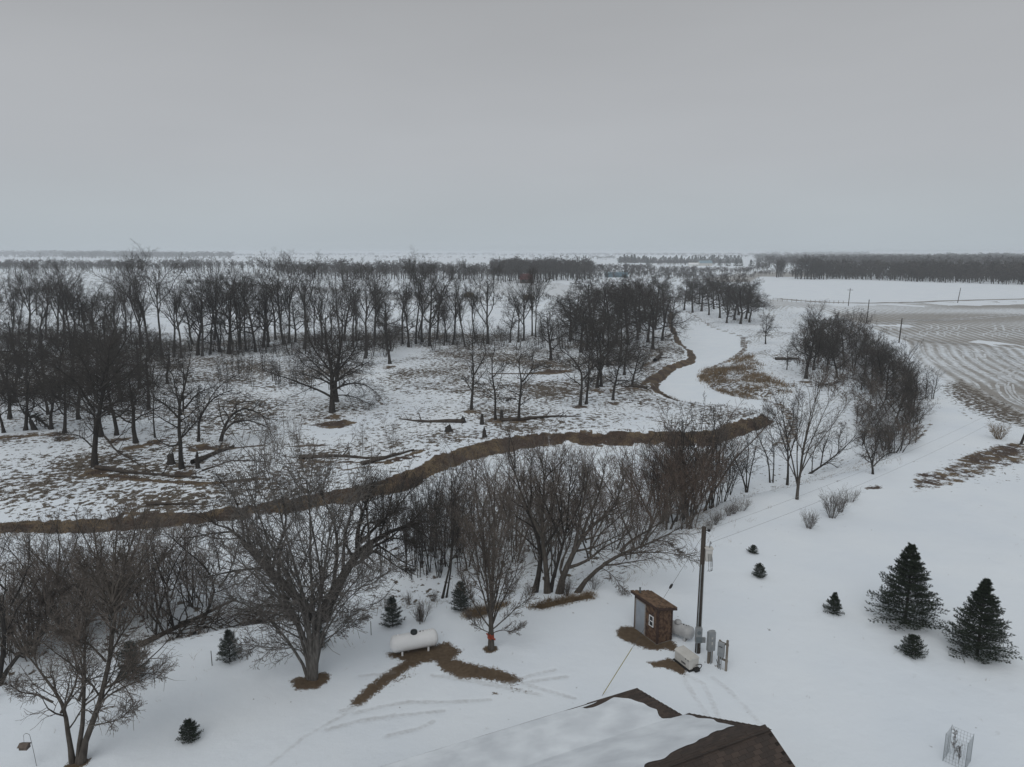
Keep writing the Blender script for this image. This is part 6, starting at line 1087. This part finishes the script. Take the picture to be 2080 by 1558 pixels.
def barn(px, py, w, d, h, rh, label, wall, rf, rz=0.0, name='farmhouse', windows=0, depth=0.0):
    p = at(px, py); t = thing(name, label, 'building', p, rz)
    m = MB(); m.box((0, 0, h / 2 - 0.2), (w, d, h + 0.4)); m.prism([(-w / 2, -d / 2, h + 0.002), (-w / 2, d / 2, h + 0.002), (-w / 2, 0, h + rh - 0.25)], (0.2, 0, 0)); m.obj('wall', MAT[wall], t)
    m = MB(); e = 0.5
    for s in (-1, 1): m.prism([(-w / 2 - e, s * (d / 2 + e), h - rh * e / (d / 2)), (-w / 2 - e, s * 0.002, h + rh), (-w / 2 - e, s * 0.002, h + rh + 0.18), (-w / 2 - e, s * (d / 2 + e), h - rh * e / (d / 2) + 0.18)], (w + 2 * e, 0, 0))
    m.obj('roof', MAT[rf], t)
    for k in range(windows): m = MB(); m.box((-w / 2 + w * (k + 0.5) / windows, -d / 2 - 0.02, h * 0.55), (w / windows * 0.45, 0.06, h * 0.45)); m.obj('window', MAT['glass_dark'], t)
    m = MB(); m.box((w * 0.2, -d / 2 - 0.03, 1.1), (1.3, 0.08, 2.2)); m.obj('door', MAT['shed_trim'], t); return t
barn(1068, 575, 9, 8, 3.2, 3.6, 'far farmhouse with a dark red roof among bare trees', 'fascia', 'red_roof', 0.1, windows=2)
b1 = barn(1241, 563, 10.5, 7, 3.4, 1.0, 'left one of two far blue metal sheds behind the dark grove', 'blue_metal', 'blue_metal', 0.05, 'farm_shed'); b2 = barn(1263, 563, 9.5, 7, 3.8, 1.0, 'right one of two far blue metal sheds behind the dark grove', 'blue_metal', 'blue_metal', 0.05, 'farm_shed')
barn(1432, 540, 24, 12, 5.5, 4.5, 'far pale blue farm building in front of the windbreak', 'beige', 'blue_metal', 0.1, 'farm_building'); barn(1408, 542, 16, 10, 4.5, 2.5, 'far white farm building left of the pale blue roofed one', 'white_paint', 'white_paint', -0.1, 'farm_building')
for px, py, s, lab in [(953, 604, 1.35, 'round brown hay heap on the snow left of the forked cottonwood'), (1074, 609, 1.3, 'round brown hay heap behind the pair of close cottonwoods')]:
    p = at(px, py); m = MB(); rs = RS(px)
    for k in range(3): q = V3((k - 1) * 1.5 * s, 0.3 * rs.randn(), 0.78 * s); m.cyl(q + V3(-0.72 * s, 0, 0), q + V3(0.72 * s, 0, 0), 0.85 * s, n=18)
    m.ball((0, 0.6, 1.5 * s), 1.0 * s, (1.7, 1, 0.6)); o = m.obj('hay_bales', MAT['hay']); o.location = p; tag(o, lab, 'hay heap')
# ---- deadfall: logs, stumps, brush pile
def log(pts, r0, r1, label, branches=4, seed=0, z=-2.6, mt='old_wood'):
    rs = RS(seed + 500); W = np.array([list(at(*q)) for q in pts]); d = np.concatenate([[0], np.cumsum(np.linalg.norm(np.diff(W, axis=0), axis=1))]); s = np.linspace(0, d[-1], 9); P = np.stack([np.interp(s, d, W[:, i]) for i in range(3)], 1); R = np.linspace(r0, r1, 9); P[:, 2] += R * 0.7 + 0.05 * rs.rand(9); P += 0.03 * rs.randn(9, 3)
    o0 = P[0].copy(); P = (P - o0)[None]; a = shoots(P, R[None], branches, 0.35, 45, 20, 0.22, 0.5, 0.2, 0.06, 5, rs, 0.02); b_ = shoots(*a, 5, 0.2, 45, 18, 0.5, 0.6, 0.2, 0.02, 3, rs, 0.012)
    t = thing('fallen_log', label, 'log', Vector(o0)); obj('log', mk('log', *tubes(P, R[None], 8), smooth=True), MAT[mt], t); obj('dead_branches', mk('dead_branches', *join([tubes(*a, 4), tubes(*b_, 2)])), MAT[mt], t)
log([(392, 944), (430, 926), (475, 908)], 0.40, 0.15, 'thick fallen trunk slanting up beside the broken stub at left', 6, 1); log([(196, 952), (260, 962), (330, 966), (410, 972)], 0.28, 0.10, 'long dark log lying on the snow from the foot of the lowest left oak', 6, 2)
log([(942, 859), (900, 858), (860, 858), (810, 852)], 0.35, 0.08, 'long fallen log left of the thin oaks, ending at a stump', 7, 3); log([(1018, 856), (1060, 854), (1110, 848), (1180, 846)], 0.34, 0.07, 'long fallen log running right from under the thin oaks', 7, 4)
log([(608, 932), (680, 928), (740, 932), (790, 930)], 0.30, 0.12, 'dark log along the upper rim of the near pasture', 5, 5); log([(735, 945), (790, 930), (840, 915)], 0.30, 0.10, 'dark curved log right of the pale saplings on the pasture rim', 5, 6); log([(300, 1026), (350, 1025), (404, 1025)], 0.18, 0.08, 'thin dark log alone on the open snow above the left bank', 2, 7)
log([(1575, 731), (1600, 731), (1622, 730)], 0.40, 0.2, 'fallen trunk lying left of the stout tree by the peninsula', 4, 8); log([(206, 880), (236, 917), (285, 946)], 0.16, 0.06, 'bent fallen limb hanging from the lowest left oak to the ground', 8, 9); log([(410, 958), (470, 936), (540, 938)], 0.12, 0.05, 'thin fallen branch right of the fallen trunk', 8, 10)
log([(1314, 790), (1290, 786), (1262, 786)], 0.30, 0.1, 'dark deadfall heap at the foot of the oaks by the brown spit', 8, 11); log([(1330, 735), (1342, 722), (1344, 718)], 0.5, 0.3, 'tilted root stump on the rim of the brown spit', 5, 12)
def stump(px, py, ty, r, label, seed):
    p = at(px, py); h = top_h(p, ty); rs = RS(seed + 900); n = 12; zs = [-0.15, 0.02, h * 0.35, h * 0.7]; V = []
    for k, z in enumerate(zs):
        for q in range(n): rr = r * (1.6, 1.25, 0.95, 0.85)[k] * (0.85 + 0.3 * rs.rand()); V.append((rr * math.cos(q * 6.283 / n), rr * math.sin(q * 6.283 / n), z))
    for q in range(n): rr = r * 0.7; V.append((rr * math.cos(q * 6.283 / n), rr * math.sin(q * 6.283 / n), h * (0.65 + 0.5 * rs.rand() * (1 if q < 5 else 0.2))))
    V.append((0, 0, h * 0.5)); F = [(k * n + q, k * n + (q + 1) % n, (k + 1) * n + (q + 1) % n, (k + 1) * n + q) for k in range(4) for q in range(n)]; T3 = [(4 * n + q, 4 * n + (q + 1) % n, 5 * n) for q in range(n)]
    o = obj('tree_stump', mk('tree_stump', np.array(V), [np.array(F), np.array(T3)]), MAT['bark_dark']); o.location = p; tag(o, label, 'stump')
stump(911, 876, 864, 0.5, 'hollow squat stump alone below the long left log', 1); stump(984, 888, 870, 0.30, 'pointed snag stump, lowest one near the bank', 2); stump(979, 862, 840, 0.28, 'thin tall snag stump between the two long logs', 3); stump(941, 858, 846, 0.35, 'snag stump at the right end of the left long log', 4); stump(1019, 853, 830, 0.28, 'snag stump at the left end of the right long log', 5)
stump(348, 942, 917, 0.45, 'stout broken stub left of the wide branching oak', 6); stump(402, 951, 914, 0.22, 'slim broken snag right of the wide branching oak', 7); stump(28, 818, 798, 0.5, 'broken trunk stub beside the far left oak', 8)
def brush(px0, py0, px1, py1, n, L, label, seed, thick=0.05):
    rs = RS(seed); A = at(px0, py0); B = at(px1, py1); f = rs.rand(n); P0 = np.outer(1 - f, A) + np.outer(f, B) + np.stack([0.5 * rs.randn(n), 0.9 * rs.randn(n), 0 * f], 1); P0[:, 2] = height(P0[:, 0], P0[:, 1]) + 0.7 * rs.rand(n) ** 1.5; c = np.array(A); P0 -= c
    az = rs.rand(n) * 6.28; d = np.stack([np.cos(az) + 0.5, 0.7 * np.sin(az), 0.25 * rs.randn(n)], 1); P, R = extrude(P0, d, L * (0.4 + 0.8 * rs.rand(n)), thick * (0.3 + rs.rand(n)), np.full(n, 0.012), 6, 0.14, 0.0, rs, 0.01); a = shoots(P, R, 7, 0.2, 40, 15, 0.35, 0.5, 0.2, 0.02, 4, rs, 0.008); b = shoots(*a, 4, 0.2, 40, 15, 0.5, 0.6, 0.2, 0.0, 2, rs, 0.006)
    t = thing('brush_pile', label, 'brush pile', A); obj('cut_branches', mk('cut_branches', *tubes(P, R, 5)), MAT['bark_dark'], t, kind='stuff'); obj('loose_twigs', mk('loose_twigs', *join([tubes(*a, 3), tubes(*b, 2)])), MAT['twig_brown'], t, kind='stuff')
brush(330, 1296, 590, 1250, 120, 4.0, 'long tangled pile of cut branches along the rim behind the pale grey tree', 1, 0.06); brush(600, 1258, 780, 1236, 40, 2.2, 'thin scatter of brush on the yard rim left of the narrow pine', 2, 0.03); brush(1650, 790, 1720, 770, 50, 3.5, 'dark brush heap under the thicket above the tan peninsula', 3, 0.08)
log([(285, 1316), (340, 1285), (400, 1258), (480, 1218)], 0.20, 0.08, 'snow dusted fallen trunk lying over the brush pile', 6, 20)
# ---- dry grass standing in the snow
def tufts(name, X, Y, h, blades, m, seed, spread=0.12, wd=0.012):
    rs = RS(seed); n = len(X); z = height(X, Y); N = n * blades; bx = np.repeat(X, blades) + spread * rs.randn(N); by = np.repeat(Y, blades) + spread * rs.randn(N); bz = np.repeat(z, blades) - 0.03
    hh = np.repeat(h * (0.5 + 0.9 * rs.rand(n)), blades) * (0.6 + 0.6 * rs.rand(N)); a = rs.rand(N) * 6.28; lx, ly = 0.55 * hh * rs.randn(N), 0.55 * hh * rs.randn(N); w = wd * (0.7 + 0.8 * rs.rand(N))
    V = np.stack([np.stack([bx - w * np.cos(a), by - w * np.sin(a), bz], 1), np.stack([bx + w * np.cos(a), by + w * np.sin(a), bz], 1), np.stack([bx + lx, by + ly, bz + hh], 1)], 1).reshape(-1, 3)
    return obj(name, mk(name, V, np.arange(len(V)).reshape(-1, 3)), MAT[m], kind='stuff')
def scatter(arr_fn, n, x0, x1, y0, y1, seed):
    rs = RS(seed); X = x0 + (x1 - x0) * rs.rand(n); Y = y0 + (y1 - y0) * rs.rand(n); k = arr_fn(X, Y) > rs.rand(n); return X[k], Y[k]
def bank_w(X, Y): d = sdf(X, Y, FLOOD); return ((d > 0.1) & (d < 2.4)) * 1.0
def past_w(X, Y): d = sdf(X, Y, FLOOD); return (d < -0.5) * np.clip((fbm(X, Y, 17, 6) - 0.33) * 2.2, 0.04, 1) * np.clip((fbm(X, Y, 2.2, 3) - 0.45) * 6, 0, 1)
X, Y = scatter(bank_w, 60000, -75, 60, 55, 130, 1); tufts('bank_grass', X, Y, 0.24, 5, 'dark_grass', 1, 0.22, 0.03)
X, Y = scatter(lambda x, y: (np.abs(sdf(x, y, FLOOD) - 2.3 + 1.4 * (fbm(x, y, 3, 1) - 0.5)) < 0.5) * np.clip((fbm(x, y, 5, 2) - 0.42) * 5, 0, 1), 30000, -75, 60, 55, 130, 11); tufts('tan_bank_grass', X, Y, 0.4, 5, 'dry_grass', 12, 0.25, 0.03)
X, Y = scatter(past_w, 42000, -95, 60, 60, 215, 2); tufts('pasture_grass', X, Y, 0.34, 5, 'dark_grass', 2, 0.22, 0.03)
X, Y = scatter(lambda x, y: np.clip(1.0 - np.maximum(sdf(x, y, tan), 0) / 1.5, 0, 1) * np.clip((fbm(x, y, 5, 2) - 0.47) * 6, 0.04, 1), 9000, tan[:, 0].min() - 5, tan[:, 0].max() + 5, tan[:, 1].min() - 5, tan[:, 1].max() + 5, 3); tufts('tan_grass', X, Y, 0.8, 6, 'dry_grass', 3, 0.3, 0.04)
def rim_w(X, Y): d = sdf(X, Y, PLATEAU); return np.exp(-((d - 1.0) / 2.2) ** 2) * np.clip((fbm(X, Y, 3, 5) - 0.42) * 4, 0, 1)
X, Y = scatter(rim_w, 16000, -28, 45, 34, 110, 4); tufts('rim_grass', X, Y, 0.45, 4, 'dry_grass', 4, 0.15, 0.008)
X, Y = scatter(lambda x, y: (sdf(x, y, PLATEAU) < -1.0) * np.clip((fbm(x, y, 9, 2) - 0.48) * 5, 0.03, 1), 1500, -30, 45, 24, 80, 14); tufts('yard_weeds', X, Y, 0.16, 4, 'dry_grass', 14, 0.08, 0.005)
berm = np.vstack([polyz([(1075, 1236), (1110, 1226), (1200, 1208), (1206, 1216), (1150, 1228), (1100, 1240)], 0.0)]); knob_ = polyz([(942, 1256), (952, 1242), (1000, 1234), (1030, 1228), (1008, 1240), (976, 1257)], 0.0)
for k, pg in enumerate((berm, knob_)):
    X, Y = scatter(lambda x, y: (sdf(x, y, pg) < 0.15) * 1.0, 2200, pg[:, 0].min() - 1, pg[:, 0].max() + 1, pg[:, 1].min() - 1, pg[:, 1].max() + 1, 5 + k); tufts('berm_grass', X, Y, 0.32, 6, 'dry_grass', 5 + k, 0.12, 0.012)
# ---- the winter air
xr, yr0, yr1 = 9000.0, -300.0, 15000.0
hzm = MB(); hzm.box((0, (yr0 + yr1) / 2, (CAMZ + 6 - 8) / 2), (2 * xr, yr1 - yr0, CAMZ + 6 + 8)); hb = hzm.obj('haze', None, kind='stuff')
hm = bpy.data.materials.new('haze'); hm.use_nodes = True; nt = hm.node_tree; nt.nodes.clear(); ho = nt.nodes.new('ShaderNodeOutputMaterial'); pv = nt.nodes.new('ShaderNodeVolumePrincipled')
pv.inputs['Color'].default_value = (0.90, 0.94, 0.985, 1); pv.inputs['Density'].default_value = 0.00025; pv.inputs['Anisotropy'].default_value = 0.0; nt.links.new(pv.outputs[0], ho.inputs['Volume']); hb.data.materials.append(hm)
